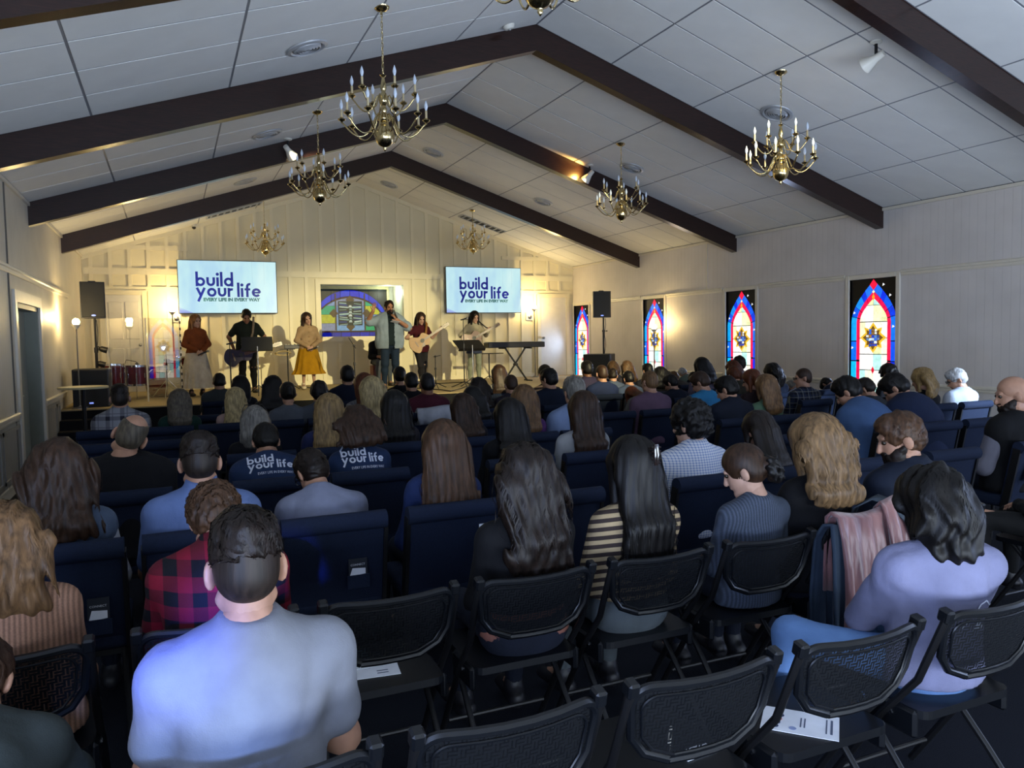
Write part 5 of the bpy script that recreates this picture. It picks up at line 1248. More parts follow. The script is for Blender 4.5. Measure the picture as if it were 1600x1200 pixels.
# --- nearest two rows: folding chairs
P(380, 772, 'F1', 'm', 'top', 'dk', .1, 'plain:#84868e', .62, 'man in the plain pale grey T-shirt with faded dark hair', bow=.12, ln=-4, key='tshirt', st=.98, sk='a', pants='plain:#24364f', vol=.75, scale=.96, dy=.10)
P(2, 792, 'F2', 'f', 'wavy', 'lb', .25, 'knit:#a07860', 1.95, 'woman with wavy hair in a brown ribbed sweater', bow=.25, sk='p', vol=1.1, st=1.15)
P(332, 748, 'F2', 'm', 'curly', 'mb', .1, 'buffalo:#8f1730,#14141c', 1.95, 'man in the red and black buffalo plaid shirt', bow=.55, ln=24, st=1.08, collar=True, hem=-.12, smax=1.12, vol=.9)
P(818, 692, 'F2', 'f', 'wavy', 'dk', .40, 'plain:#0b0c11', 1.9, 'woman with dark wavy hair in a black sweater', bow=.22, vol=1.0, st=1.12, key='black', hem=.09)
P(988, 679, 'F2', 'f', 'clip', 'blk', .50, 'stripe:#b7a17c,#3a2f2c,27', 1.9, 'woman with long dark clipped hair in a striped top', bow=.2, vol=1.1, hem=.06, pants='plain:#5c6468', key='stripe', st=1.05)
P(1162, 702, 'F2', 'f', 'bun', 'br', .1, 'knit:#4c5566', 1.6, 'woman with a low bun in a grey blue sweater', bow=.5, hy=.75, sk='p', hem=-.08, key='bun')
P(1275, 647, 'F2', 'f', 'wavy', 'hl', .30, 'plain:#0a0a0e', 1.9, 'woman with wavy golden hair in a black top', bow=.2, vol=1.2, sk='p', st=1.1, key='gold')
P(1408, 641, 'F2', 'm', 'short', 'mb', .1, 'plain:#131c2e', 1.95, 'bearded man with brown hair in a navy collared jacket', bow=.35, hy=1.0, st=1.18, collar=True, smax=1.12, key='beard')
P(1475, 728, 'F1', 'm', 'mop', 'blk', .20, 'plain:#8587a8', .95, 'person with shaggy black curls in a lavender T-shirt', bow=.4, scale=.875, hy=.25, vol=1.15, key='lavender', pants='plain:#6d93cc', ln=-8, sk='a', st=1.0, rz=-.28, dx=-.05,
  arms={-1: ((-.20, .17, .20), (-.06, .37, .20)), 1: ((.23, .16, .19), (.02, .36, .19))}, hands={-1: ((.5, .7, -.2), (-.2, .2, 1), .7), 1: ((-.7, .6, -.1), (.1, .2, 1), .6)},
  legs={-1: ((-.09, .02, .08), (-.46, .24, .14), (-.47, .34, -.33), (-.56, .44, -.39)), 1: ((.09, .02, .08), (.10, .50, .10), (.05, .50, -.35), (.05, .64, -.40))})
P(-25, 1060, 'F1', 'm', 'short', 'br', .1, 'plain:#39403f', 1.9, 'person bent forward in grey green sweatshirt at the corner', bow=.6, ln=50, dx=.0, key='corner', st=1.1)
P(1662, 690, 'F2', 'm', 'short', 'blk', .1, 'plain:#101216', 1.9, 'person in black trousers at the edge, only legs showing', bow=.3, ln=-6, dx=0., pants='plain:#07080a', key='edge', legs={-1: ((-.09, .02, .08), (-.44, .26, .16), (-.40, .34, -.33), (-.50, .46, -.39)), 1: ((.09, .02, .08), (.13, .43, .08), (.13, .42, -.36), (.14, .56, -.41))})
# --- first padded rows
P(90, 687, 'P1', 'f', 'wavy', 'br', .31, 'plain:#55647c', .12, 'woman with wavy brown hair in a grey vest and white sleeves', bow=.15, vol=1.15, key='vest', st=1.1)
P(310, 671, 'P1', 'm', 'top', 'dk', .1, 'plain:#6f86bb', .8, 'man with short dark hair in a light blue collared shirt', bow=.2, st=1.1, collar=True, key='bluehand', smax=1.1)
P(482, 698, 'P1', 'm', 'short', 'dk', .1, 'plain:#8d93ac', 1.9, 'man with glasses bowed low in a pale striped dress shirt', bow=.5, ln=26, hy=.35, glasses=True, st=1.05)
P(692, 656, 'P1', 'f', 'long', 'mb', .42, 'plain:#20315e', 1.9, 'woman with very long straight brown hair over the chair back', bow=.05, vol=1.3, key='longbrown', st=1.05)
P(1080, 623, 'P1', 'm', 'curly', 'blk', .1, 'check:#f0f4ff,#5a80c4', 1.9, 'man with curly dark hair in a blue checked shirt', bow=.2, hy=.35, st=1.15, collar=True, sk='p', vol=1.25)
P(1183, 640, 'P1', 'f', 'long', 'dk', .40, 'plain:#14161f', 1.9, 'woman with long dark hair between checked shirt and golden curls', bow=.5, sk='a')
P(1243, 655, 'P1', 'f', 'bob', 'mb', .2, 'plain:#1c2030', 1.9, 'child with brown hair leaning down behind the golden haired woman', bow=.7, hy=.5, sk='p', smin=.85)
P(1398, 581, 'P2', 'm', 'short', 'blk', .1, 'plain:#182543', 1.95, 'large man hunched in a navy jacket with pink collar', bow=.65, hy=.5, st=1.5, ln=14, collar=True, smax=1.1, key='pink')
P(1583, 588, 'P1', 'm', 'buzz', 'sk', .1, 'plain:#0a0b0f', .12, 'bald bearded man in a black vest over grey sleeves', bow=.25, hy=.95, st=1.25, sk='a', smax=1.12, key='baldr')
P(207, 647, 'P2', 'm', 'bald', 'gb', .1, 'plain:#0c0d13', 1.95, 'balding heavy man in a black jacket leaning to one side', bow=.2, tilt=.45, st=1.4, smax=1.2, key='heavy', vol=1.1)
P(413, 658, 'P2', 'm', 'short', 'blk', .1, 'plain:#22365c', .6, 'man bowed in a navy T-shirt printed with white words', bow=.5, ln=24, st=1.2, key='logo1')
P(556, 633, 'P2', 'f', 'wavy', 'br', .155, 'plain:#22365c', .6, 'curly haired woman in a navy T-shirt printed with white words', bow=.1, ln=12, vol=1.2, key='logo2', st=1.15)
P(795, 621, 'P2', 'f', 'long', 'blk', .45, 'plain:#0b0c12', 1.9, 'woman with long black hair and small bright barrette, in black', bow=.25, vol=1.1)
P(911, 610, 'P2', 'f', 'long', 'br', .52, 'plain:#a7a9ad', .6, 'woman with long straight brown hair in a white top', bow=.1, vol=1.15)
P(1325, 586, 'P2', 'm', 'short', 'blk', .1, 'plain:#44608c', 1.9, 'broad man in a plain blue collared shirt, head bowed', bow=.45, ln=24, hy=.5, st=1.35, collar=True, smax=1.12)
# --- third row
P(397, 633, 'P3', 'f', 'bob', 'gy', .24, 'plain:#0e0f16', 1.9, 'woman with a grey bob and sunglasses on her head', bow=.15, vol=1.1, key='greybob')
P(513, 614, 'P3', 'f', 'long', 'db', .42, 'plain:#272f5c', 1.9, 'woman with long dark blond hair in a deep blue cardigan', bow=.15, vol=1.15, tilt=.08)
P(615, 609, 'P3', 'f', 'long', 'blk', .48, 'plaid:#2c2830,#141218,16', 1.9, 'woman with long black hair and dark lace sleeves', bow=.1, vol=1.25)
P(722, 614, 'P3', 'f', 'long', 'br', .48, 'plain:#151420', 1.9, 'woman with long brown hair beside the one with a barrette', bow=.35, vol=1.2, tilt=-.15)
P(818, 600, 'P3', 'f', 'bob', 'lb', .34, 'plain:#55306b', 1.9, 'woman with light brown hair in a purple top', bow=.15, vol=1.1)
P(897, 587, 'P3', 'm', 'short', 'gy', .1, 'plain:#8296bf', .6, 'grey haired broad man in a pale blue shirt', bow=.15, st=1.3, vol=1.3)
P(1135, 586, 'P3', 'm', 'short', 'blk', .1, 'plain:#121a2c', 1.95, 'black haired man in a navy jacket, head turned aside', bow=.5, hy=.5, st=1.2, collar=True)
P(1197, 584, 'P3', 'f', 'bob', 'lb', .30, 'plain:#5d7a62', 1.6, 'woman with a brown bob in a soft green top', bow=.1, vol=1.15)
P(1350, 589, 'P3', 'm', 'short', 'dk', .1, 'plain:#2c2f33', .6, 'man in dark grey bowed deep before the large stained glass window', bow=.7, hy=.4)
P(1441, 574, 'P3', 'f', 'wavy', 'db', .24, 'plain:#0b0c12', 1.9, 'woman with blond waves in a black sweater beside the plain wall', bow=.3, hy=.4, vol=1.1, st=1.1)
P(1494, 574, 'P3', 'm', 'short', 'wh', .1, 'plain:#b9c2d2', .6, 'white haired person with glasses in a white T-shirt', bow=.5, hy=.9, glasses=True, st=1.1)
# --- fourth row
P(580, 587, 'P4', 'f', 'bob', 'bl', .26, 'plain:#4f627c', 1.9, 'blond woman in a grey blue jacket with fur collar', bow=.1, vol=1.15, hood=True, st=1.1)
P(737, 604, 'P4', 'f', 'long', 'blk', .44, 'plain:#0c0c12', 1.9, 'woman in black with dark hair leaning aside by maroon jacket', bow=.4, tilt=-.3, vol=1.15)
P(1015, 579, 'P4', 'm', 'buzz', 'lb', .1, 'plain:#6a5268', 1.9, 'man with cropped fair hair in a mauve sweater', bow=.2, st=1.2, hy=.15)
P(1047, 584, 'P5', 'm', 'short', 'blk', .1, 'plain:#11182a', 1.9, 'man in black leaning forward with his hand at his face', bow=.6, hy=.5, st=1.15)
P(1174, 576, 'P4', 'f', 'long', 'rd', .30, 'plain:#2a1c1e', 1.9, 'woman with dark red hair, face turned aside', bow=.35, hy=.8)
P(1256, 575, 'P4', 'm', 'buzz', 'br', .1, 'plaid:#27304a,#0c0d14,14,#a8a890', 1.9, 'man with glasses in a dark plaid flannel shirt', bow=.15, hy=1.0, glasses=True)
P(1388, 567, 'P4', 'm', 'curly', 'blk', .1, 'plain:#15161d', .6, 'dark haired person bowed against the glow of the large window', bow=.5)
# --- fifth row
P(188, 598, 'P5', 'm', 'top', 'dk', .1, 'plaid:#9a9ca4,#33303c,8,#5a5560', 1.95, 'man in a white and dark plaid shirt beside the high table', bow=.05, st=1.3, collar=True, vol=.9)
P(281, 607, 'P5', 'f', 'bob', 'gb', .30, 'plain:#10352f', 1.9, 'woman with streaked blond grey hair in a dark green top', bow=.25, vol=1.25, st=1.2)
P(368, 604, 'P5', 'f', 'long', 'bl', .42, 'plain:#b89a94', 1.2, 'woman with long pale blond hair near the stage', bow=.2, vol=1.05)
P(426, 586, 'P6', 'f', 'long', 'blk', .34, 'plaid:#26282c,#0b0b10,12,#6a6a66', 1.9, 'woman with long black hair in a dark flannel shirt', bow=.2, tilt=.2, vol=1.15)
P(449, 596, 'P5', 'f', 'pony', 'blk', .3, 'plain:#5a606a', 1.2, 'dark haired woman with a ponytail in a grey top', bow=.4)
P(498, 593, 'P5', 'm', 'curly', 'blk', .1, 'plain:#4e545e', 1.9, 'person with round black hair in a grey shirt', bow=.45, vol=.9)
P(523, 583, 'P5', 'f', 'bob', 'rd', .32, 'plaid:#8f9096,#44444e,12', 1.9, 'woman with auburn hair in a pale plaid shirt', bow=.2)
P(667, 582, 'P5', 'm', 'buzz', 'blk', .1, 'plain:#4a1526', 1.95, 'man with cropped black hair in a maroon jacket', bow=.15, st=1.25, sk='c')
P(746, 589, 'P5', 'f', 'wavy', 'dk', .34, 'plain:#221a20', 1.9, 'woman with dark wavy hair in the middle rows', bow=.4)
P(798, 585, 'P5', 'm', 'buzz', 'br', .1, 'plain:#2a2430', 1.9, 'man with thinning cropped hair in a dark shirt', bow=.3, st=1.1)
P(858, 574, 'P5', 'm', 'short', 'blk', .1, 'plain:#101a30', 1.95, 'man with black hair in a dark navy jacket', bow=.2, hy=.4, st=1.25)
P(983, 603, 'P5', 'f', 'long', 'rd', .22, 'plain:#76746f', 1.9, 'person folded right forward in a pale grey cardigan', bow=1.0, st=1.15)
P(1093, 579, 'P4', 'm', 'short', 'br', .1, 'plain:#2f7fb0', .7, 'man in a bright blue T-shirt bowed aside', bow=.6, hy=.6, st=1.1)
P(1146, 571, 'P5', 'm', 'short', 'rd', .1, 'plain:#3c382c', 1.2, 'man in an olive collared shirt looking down', bow=.5, collar=True)
P(1206, 567, 'P5', 'f', 'wavy', 'blk', .24, 'plain:#182238', 1.9, 'woman with black hair and a pale shiny scarf', bow=.45, hy=.5)
P(1231, 593, 'P5', 'm', 'short', 'gy', .1, 'plain:#a5a8b8', 1.9, 'person bent double in a white shirt', bow=1.0)
P(1285, 589, 'P5', 'm', 'short', 'blk', .1, 'plain:#141c30', 1.9, 'person bent double in a navy coat by the wall', bow=1.1, st=1.3)
# --- far rows
P(542, 570, 'P7', 'm', 'short', 'blk', .1, 'plain:#131b33', .6, 'dark haired man in navy beside the boom stand', bow=.1, st=1.2)
P(375, 586, 'P7', 'f', 'bob', 'blk', .28, 'plain:#1a1a20', .6, 'woman with black hair in front of the purple guitar player', bow=.4, vol=1.15)
P(342, 582, 'P8', 'm', 'short', 'blk', .1, 'plain:#3d4244', .6, 'man in a grey shirt with a dark cap', bow=.4, st=1.15)
P(642, 581, 'P6', 'm', 'short', 'blk', .1, 'plain:#0e0f18', 1.9, 'person with black hair beside the maroon jacket', bow=.3, vol=1.1)
P(624, 572, 'P7', 'f', 'pony', 'blk', .3, 'plain:#0b0b10', .6, 'woman with a dark ponytail in black', bow=.2)
P(779, 569, 'P7', 'f', 'long', 'br', .40, 'plain:#a39c90', 1.9, 'woman with long brown hair in a cream top with black vest', bow=.1)
P(851, 569, 'P6', 'f', 'pony', 'blk', .2, 'stripe:#a08468,#2a2020,18', 1.9, 'person in brown stripes behind the navy jacket', bow=.3)
P(917, 563, 'P7', 'm', 'short', 'blk', .1, 'plain:#2a2440', 1.9, 'man with black hair in a dark purple shirt', bow=.2, st=1.15, sk='d')
P(940, 570, 'P6', 'm', 'buzz', 'br', .1, 'plain:#1f2c52', .6, 'man with shaved hair in a navy T-shirt', bow=.2, st=1.15)
P(957, 563, 'P9', 'f', 'bob', 'lb', .2, 'plain:#4a4a52', 1.9, 'woman with fair hair before the cornerwise subwoofer', bow=.2)
P(957, 575, 'P7', 'm', 'short', 'dk', .1, 'plain:#4a566e', 1.9, 'dark haired man in a slate shirt leaning aside', bow=.5, hy=-.5)
P(979, 563, 'P8', 'f', 'long', 'lb', .30, 'plain:#3a3640', 1.9, 'woman with long light brown hair by the subwoofer', bow=.2, vol=1.1)
P(981, 579, 'P6', 'm', 'short', 'blk', .1, 'plain:#465470', 1.9, 'man in a blue grey shirt with black hair', bow=.5, st=1.2)
P(1012, 567, 'P7', 'm', 'short', 'blk', .1, 'plain:#20202a', 1.9, 'person in a dark cap before the lamp-lit window', bow=.2)
P(1031, 573, 'P6', 'f', 'wavy', 'blk', .24, 'plain:#101018', 1.9, 'woman with black curls before the window with floor lamp', bow=.3, vol=1.1)
P(1049, 579, 'P7', 'm', 'short', 'lb', .1, 'plain:#46423e', 1.9, 'person with fair hair bowed near the panelled wall', bow=.5)
P(1063, 574, 'P8', 'm', 'buzz', 'wh', .1, 'plain:#6e8078', 1.9, 'person in a pale mint hooded top leaning over', bow=.8, hood=True, tilt=-.3)
P(1080, 580, 'P7', 'm', 'short', 'blk', .1, 'plain:#1a1a22', 1.9, 'dark haired person between the mint top and long black hair', bow=.5)
P(1096, 558, 'P6', 'f', 'long', 'blk', .26, 'plain:#6c6478', 1.9, 'woman with full black hair in a lavender grey top', bow=.25, vol=1.3)
P(1144, 562, 'P6', 'f', 'bob', 'rd', .2, 'plain:#2c2424', 1.9, 'red haired woman before the second tall window', bow=.35)
P(1155, 555, 'P7', 'm', 'curly', 'dk', .1, 'plain:#a4aab0', .6, 'man in white silhouetted on a stained glass window', bow=.1)
# ================================================================== chairs under them, and the empty ones
EMPTY = {'F1': [(.0, 0)], 'P1': [], 'P2': [], 'P3': [], 'P4': [], 'P5': []}
def add_empty(row, px, py, label, z=.86): SEATED.setdefault(row, []).append([at_y(px, py, ROWS[row]).x, None, label])
for row, px, py, lb in (('F1', 820, 1120, 'empty black folding chair, front most in the picture'), ('F1', 1105, 1045, 'empty black folding chair with a pen seen through its back'), ('F1', 1332, 985, 'empty black folding chair with a leaflet on its seat'),
        ('F2', 630, 930, 'empty black folding chair with papers on its seat'),
        ('P1', 885, 766, 'empty navy padded chair left of the striped top'), ('P1', 1500, 698, 'empty navy padded chair beside the man with the pink collar'),
        ('P2', 640, 742, 'empty navy padded chair beside the navy printed T-shirt'), ('P2', 1500, 650, 'empty navy padded chair before the bald man'), ('P2', 1545, 645, 'empty navy padded chair beside the end wall, in front of the bald man'), ('P2', 1245, 660, 'navy padded chair left of the broad blue shirt'), ('P2', 860, 712, 'empty navy padded chair between black hair and white top'),
        ('P3', 650, 692, 'empty navy padded chair by the dark lace sleeves'), ('P3', 1245, 643, 'empty navy padded chair next to the soft green top'), ('P3', 1452, 628, 'light struck padded chair under the blond waves, by the window'), ('P3', 1535, 620, 'light struck empty padded chair furthest along its row'),
        ('P4', 1290, 620, 'empty navy padded chair beside the dark plaid flannel'), ('P4', 965, 640, 'empty navy padded chair beside the mauve sweater'), ('P4', 270, 690, 'empty navy padded chair behind the dark green top'), ('P4', 330, 680, 'empty navy padded chair behind the pale blond hair'), ('P4', 150, 690, 'empty navy padded chair behind the plaid shirt by the high table'),
        ('P5', 630, 650, 'empty navy padded chair next to the maroon jacket'), ('P6', 328, 650, 'empty navy padded chair closest behind the dark cap'), ('P7', 328, 637, 'empty navy padded chair in the second row behind the dark cap'), ('P3', 300, 712, 'empty navy padded chair beside the grey bob'), ('P3', 460, 700, 'empty navy padded chair between the grey bob and the blue cardigan'), ('P2', 335, 742, 'empty navy padded chair beside the balding heavy man')):
    add_empty(row, px, py, lb)
CH = {}
for row, ls in SEATED.items():
    pit = .535 if row[0] == 'F' else .512
    occ = sorted([l for l in ls if l[1] is not None]); emp = sorted([l for l in ls if l[1] is None]); keep = list(occ)
    for q in emp:
        if all(abs(q[0]-o[0]) > .40 for o in keep): keep.append(q)
    keep.sort()
    for _ in range(60):
        for i in range(len(keep)-1):
            g = keep[i+1][0]-keep[i][0]
            if g < pit: m_ = (pit-g)/2; keep[i][0] -= m_; keep[i+1][0] += m_
    for x, ox, lb in keep:
        if len(lb.split()) > 12: print('LONG', lb)
        x = max(.30, x)
        CH[lb] = place_chair(row, x, lb if ox is None else ('folding' if row[0] == 'F' else 'navy')+' chair of the '+lb)
        if ox is not None and abs(ox-x) > .12:     # the sitter stays over the seat
            for pp in PEOPLE.values():
                if pp[0].get('label') == lb and abs(pp[0].location.x-x) > .12: pp[0].location.x = x+math.copysign(.12, pp[0].location.x-x)
# ================================================================== PEOPLE ON THE STAGE
def eyes_mouth(F, e, sc=1.):
    for s in (-1, 1): link('eye', memo('eye', lambda: MB().sphere((0, 0, 0), .0125, 10, 7).mesh('eye', True)), mat('eye_dark', '#20180f', .2), e, tuple(F.hc+F.R@V3(s*.031, .0875, .008)))
    MB().tube([tuple(F.hc+F.R@V3(x, .104-.25*abs(x), -.063)) for x in (-.021, -.01, 0, .01, .021)], [.003, .006, .006, .006, .003], 7).build('lips', mat('lips', '#8a4a40', .4), e, smooth=True)
HC['bld'] = '#96683e'
def perform(px, pyh, ph, Y, sex, hs, hc, L, label, rz, h, bow=0., hy=0., tilt=0., arms=None, hands=None, legs=None, st=1., sk='p', vol=1., mode='stand', z0=None, lean=0.):
    F = figure(mode, sex, lean, bow, hy, tilt, arms, hands, legs, st); zt, c = top_local(F, .014)
    p = at_y(px, pyh, Y); sc = (p.z-(Z0 if z0 is None else z0))/zt if h is None else h
    x = p.x-(c[0]*math.cos(rz)-c[1]*math.sin(rz))*sc
    e = empty('person', (x, Y, Z0 if z0 is None else z0), rz, label, 'person', 'people on the stage'); e.scale = (sc, sc, sc)
    F.flare = 0
    link('body', body_mesh(F, .016, .007, .006), skin(SKINS[sk]), e)
    link('hair', hair_mesh(F, hs, .008, L, vol, int(px) % 17, 350), hairmat(HC[hc]), e); eyes_mouth(F, e)
    return F, e, sc
def shoes2(F, e, col):
    for s in (-1, 1):
        G = figure(F.mode, F.sex); G.lg = {1: F.lg[s], -1: F.lg[s]}; link('shoe', shoes_mesh(G, .013), mat('shoe'+col, col, .5), e)
def skirt(F, e, col, z1, zb, r0, r1, pleats, nm='skirt', flare=None, amp=.012):
    n = 72; N = 14; vs = []
    for j in range(N+1):
        s = j/N; z = z1+(zb-z1)*s; r = r0+(r1-r0)*s**.8+(flare or 0)*max(0, s-.84)/.16
        for i in range(n):
            a = 2*PI*i/n; q = 1+amp/.25*s*math.sin(pleats*a+1.3*math.sin(a*2)); vs.append((r*q*math.cos(a), r*.72*q*math.sin(a), z))
    fs = [(j*n+i, j*n+(i+1) % n, (j+1)*n+(i+1) % n, (j+1)*n+i) for j in range(N) for i in range(n)]
    fs = [f[::-1] for f in fs]
    MB().add(vs, fs).build(nm, cloth(col), e, smooth=True)
def hold(F, e, s, off=(0, 0, 0)):
    return e.matrix_world
def wpt(e, q): bpy.context.view_layer.update(); return e.matrix_world @ Vector(q)
def wdir(e, q): return (e.matrix_world.to_3x3() @ Vector(q)).normalized()
def handmic(p, d, label):
    e = empty('microphone', p, 0, label, 'microphone', 'hand-held microphones'); e.rotation_euler = Vector(d).to_track_quat('Z', 'Y').to_euler()
    MB().lathe([(.010, -.10), (.012, -.09), (.018, .07), (.019, .075)], n=14).build('handle', M_BLACK, e, smooth=True); MB().sphere((0, 0, .098), .027, 12, 8).build('grille', M_STEEL, e, smooth=True)
CL = {1: ((.25, .03, 1.06), (.05, .19, .93)), -1: ((-.25, .03, 1.06), (-.05, .19, .93))}
CH_ = {1: ((-.6, .35, -.5), (0, 1, .3), .9), -1: ((.6, .4, -.45), (0, 1, .3), .9)}
# 1 woman in the brown sweater
F, e, sc = perform(305, 491, 131, 16.3, 'f', 'long', 'bld', .34, 'woman on stage in a brown sweater and long cream skirt, hands clasped', PI+.35, None, bow=.1, hy=.15, arms=CL, hands=CH_)
link('sweater', top_mesh(F, .012, 1.9, .02, -.02, .005), cloth('plain:#8a4822'), e); skirt(F, e, 'plain:#d9d2c4', .98, .17, .17, .34, 17); shoes2(F, e, '#1a1512')
handmic(wpt(e, (-.03, .27, .88)), wdir(e, (-.8, .2, .35)), 'black microphone held low by the woman in the brown sweater')
# 2 guitarist in the dark T-shirt
F, e, sc = perform(384, 483, 131, 16.65, 'm', 'short', 'blk', .1, 'man on stage in a dark green T-shirt and ripped black jeans, head bowed', PI, None, bow=.55, arms={1: ((.33, -.06, 1.12), (.24, -.16, .88)), -1: ((-.33, -.05, 1.12), (-.26, -.14, .88))}, st=1.12, sk='b', vol=1.35)
link('shirt', top_mesh(F, .012, .72, .014, -.1, .004), cloth('plain:#1d2620'), e); link('trousers', pants_mesh(F, .013), cloth('plain:#0e1015'), e); shoes2(F, e, '#141416')
for s in (-1, 1):
    q = lerp(F.lg[s][0], F.lg[s][1], .98); MB().sphere(tuple(V3(q[0], q[1]+.060, q[2]+.01)), .05, 12, 6, (.8, .22, .45)).build('knee_rip', skin(SKINS['b']), e, smooth=True)
gm = Matrix(((-.45, .0, .89), (-.25, 0, -.1), (.85, 0, .0)))
def gframe(neck, face):
    n = Vector(neck).normalized(); f = Vector(face); f = (f-n*f.dot(n)).normalized(); y = f.cross(n); return Matrix((n, y, f)).transposed()
g = wpt(e, (.16, .22, .93)); p = at_y(373, 556, 16.35); guitar(Vector((p.x, 16.36, p.z)), gframe((.9, .1, .25), (-.1, -1, .05)), 'purple electric guitar hanging at the hip of the man in dark green', mat('purple_lacquer', '#221a38', .5, 0, .3), mat('purple_lacquer', '#221a38'), True, 1.15)
st_ = tag(MB().tube([tuple(wpt(e, q)) for q in ((-.13, .10, 1.50), (-.12, .16, 1.38), (-.10, .165, 1.2), (-.04, .17, 1.0), (.12, .15, .95))], .022, 6).build('guitar_strap', cloth('plaid:#a89c86,#5a3a3a,30'), smooth=True), 'patterned guitar strap across the dark green T-shirt', 'strap')
# 3 woman in the mustard skirt
F, e, sc = perform(478, 488, 120, 17.1, 'f', 'long', 'br', .36, 'woman on stage in a beige jacket and mustard yellow skirt', PI+.08, None, bow=.2, tilt=.22, arms=CL, hands=CH_)
link('jacket', top_mesh(F, .011, 1.9, .018, -.06, .005, collar=True), cloth('plain:#b89a76'), e); skirt(F, e, 'plain:#b8860c', .98, .33, .17, .31, 13, flare=.05, amp=.016); shoes2(F, e, '#b8ab95')
for z in (1.34, 1.24, 1.14, 1.04): MB().sphere((0, .155, z), .010, 8, 6).build('button', M_WOODL, e, smooth=True)
handmic(wpt(e, (-.05, .25, .88)), wdir(e, (-.9, .1, .3)), 'black microphone held by the woman in the mustard skirt')
# 4 speaker
F, e, sc = perform(607, 469, 132, 15.9, 'm', 'short', 'dk', .1, 'heavy bearded man preaching on stage in an open light blue shirt', PI-.05, None, bow=.05, hy=.1, st=1.45, sk='b',
  arms={1: ((.42, .06, 1.27), (.33, .20, 1.48)), -1: ((-.36, .12, 1.15), (-.10, .27, 1.30))}, hands={1: ((-.15, .1, 1), (.2, -1, 0), .35), -1: ((.5, .3, .75), (-.3, 1, .1), .95)})
link('undershirt', top_mesh(F, .013, .12, .012, -.1, .003), cloth('plain:#15262c'), e)
sh = top_mesh(F, .011, .85, .032, -.16, .006, collar=True)
bm = bmesh.new(); bm.from_mesh(sh); bmesh.ops.delete(bm, geom=[f for f in bm.faces if f.calc_center_median().y > .06 and abs(f.calc_center_median().x) < .058 and f.calc_center_median().z < 1.49], context='FACES'); bm.to_mesh(sh); bm.free()
link('open_shirt', sh, cloth('plain:#93a4b4'), e); link('trousers', pants_mesh(F, .013, 1.95), cloth('plain:#1d2f47'), e); shoes2(F, e, '#2a2522')
B = SDF(.012); B.el(F.hc+F.R@V3(0, .055, -.085), (.062, .052, .048), F.R); B.el(F.hc+F.R@V3(0, .085, -.045), (.035, .022, .010), F.R); B.noise = tipnoise(120, .003); link('beard', mesh_np('beard', [(*B.mesh(.007), 0)]), hairmat(HC['dk']), e)
handmic(wpt(e, (-.055, .31, 1.42)), wdir(e, (.35, -.25, .9)), 'silver topped microphone held to the mouth of the preaching man')
pp = empty('paper', wpt(e, (-.06, .285, 1.27)), PI, 'small folded white paper in the hand of the preaching man', 'paper'); pp.rotation_euler = (1.3, .2, .2); MB().rbox(-.09, .09, -.002, .002, -.06, .06, .001, 1).build('sheet', mat('white_paper', '#c9ccd4', .7), pp)
# 5 guitarist in maroon
def garms(k=1.): return {1: ((.34, .02, 1.10), (.15, .25, 1.02)), -1: ((-.27, .05, 1.10), (-.34, .26, 1.25))}
GH_ = {1: ((-.8, .1, -.45), (0, 1, .2), .6), -1: ((-.35, -.1, .7), (0, -.3, .5), .8)}
F, e, sc = perform(656, 488, 118, 16.19, 'f', 'long', 'br', .38, 'woman on stage in a maroon blouse playing a natural wood guitar', PI+.1, None, bow=.3, hy=-.1, arms=garms(), hands=GH_, legs={1: ((.09, 0, .88), (.03, .05, .49), (-.02, -.02, .09), (-.02, .14, .035)), -1: ((-.09, 0, .88), (-.08, .02, .49), (-.05, -.04, .09), (-.06, .12, .035))})
link('blouse', top_mesh(F, .011, .45, .018, -.12, .005), cloth('plain:#4a0e1c'), e); link('trousers', pants_mesh(F, .013), cloth('plain:#25242a'), e); shoes2(F, e, '#bdb5a5')
MB().sphere((-.07, .075, .50), .05, 12, 6, (.9, .25, .35)).build('knee_rip', skin(SKINS['p']), e, smooth=True)
p = wpt(e, (.11, .24, 1.0)); guitar(p, gframe((.80, -.10, .50), (-.12, -1, .15)), 'natural wood acoustic guitar played by the woman in maroon', M_WOODL, M_WOODR, False, .96)
tag(MB().tube([tuple(wpt(e, q)) for q in ((-.10, .02, 1.46), (-.11, .12, 1.40), (-.06, .17, 1.2), (.02, .2, 1.05))], .026, 6).build('guitar_strap', mat('tan_leather', '#7a5020', .6), smooth=True), 'tan leather guitar strap over the maroon blouse', 'strap')
# 6 guitarist with long black hair
F, e, sc = perform(740, 486, 115, 16.5, 'f', 'long', 'blk', .50, 'woman on stage with very long black hair playing a brown guitar', PI+.05, None, bow=.3, arms={1: ((.33, .02, 1.12), (.02, .25, 1.10)), -1: ((-.28, .05, 1.12), (-.22, .26, 1.2))}, hands=GH_, vol=1.15)
link('sweater', top_mesh(F, .012, 1.9, .02, -.10, .005), cloth('plain:#b8ae94'), e); link('trousers', pants_mesh(F, .013), cloth('plain:#9aa08c'), e); shoes2(F, e, '#c5beb0'); skirt(F, e, 'plain:#39415a', .92, .70, .17, .19, 6, 'denim_shorts', amp=.002)
p = wpt(e, (.16, .23, 1.02)); guitar(p, gframe((.88, -.08, .46), (-.05, -1, .12)), 'dark brown acoustic guitar of the woman with long black hair', M_WOODR, M_WOODB, False, .96)
tag(MB().tube([tuple(wpt(e, q)) for q in ((-.10, .02, 1.45), (-.13, .12, 1.38), (-.24, .17, 1.28), (-.34, .19, 1.26))], .016, 6).build('guitar_strap', M_CABLE, smooth=True), 'black guitar strap over the cream sweater', 'strap')
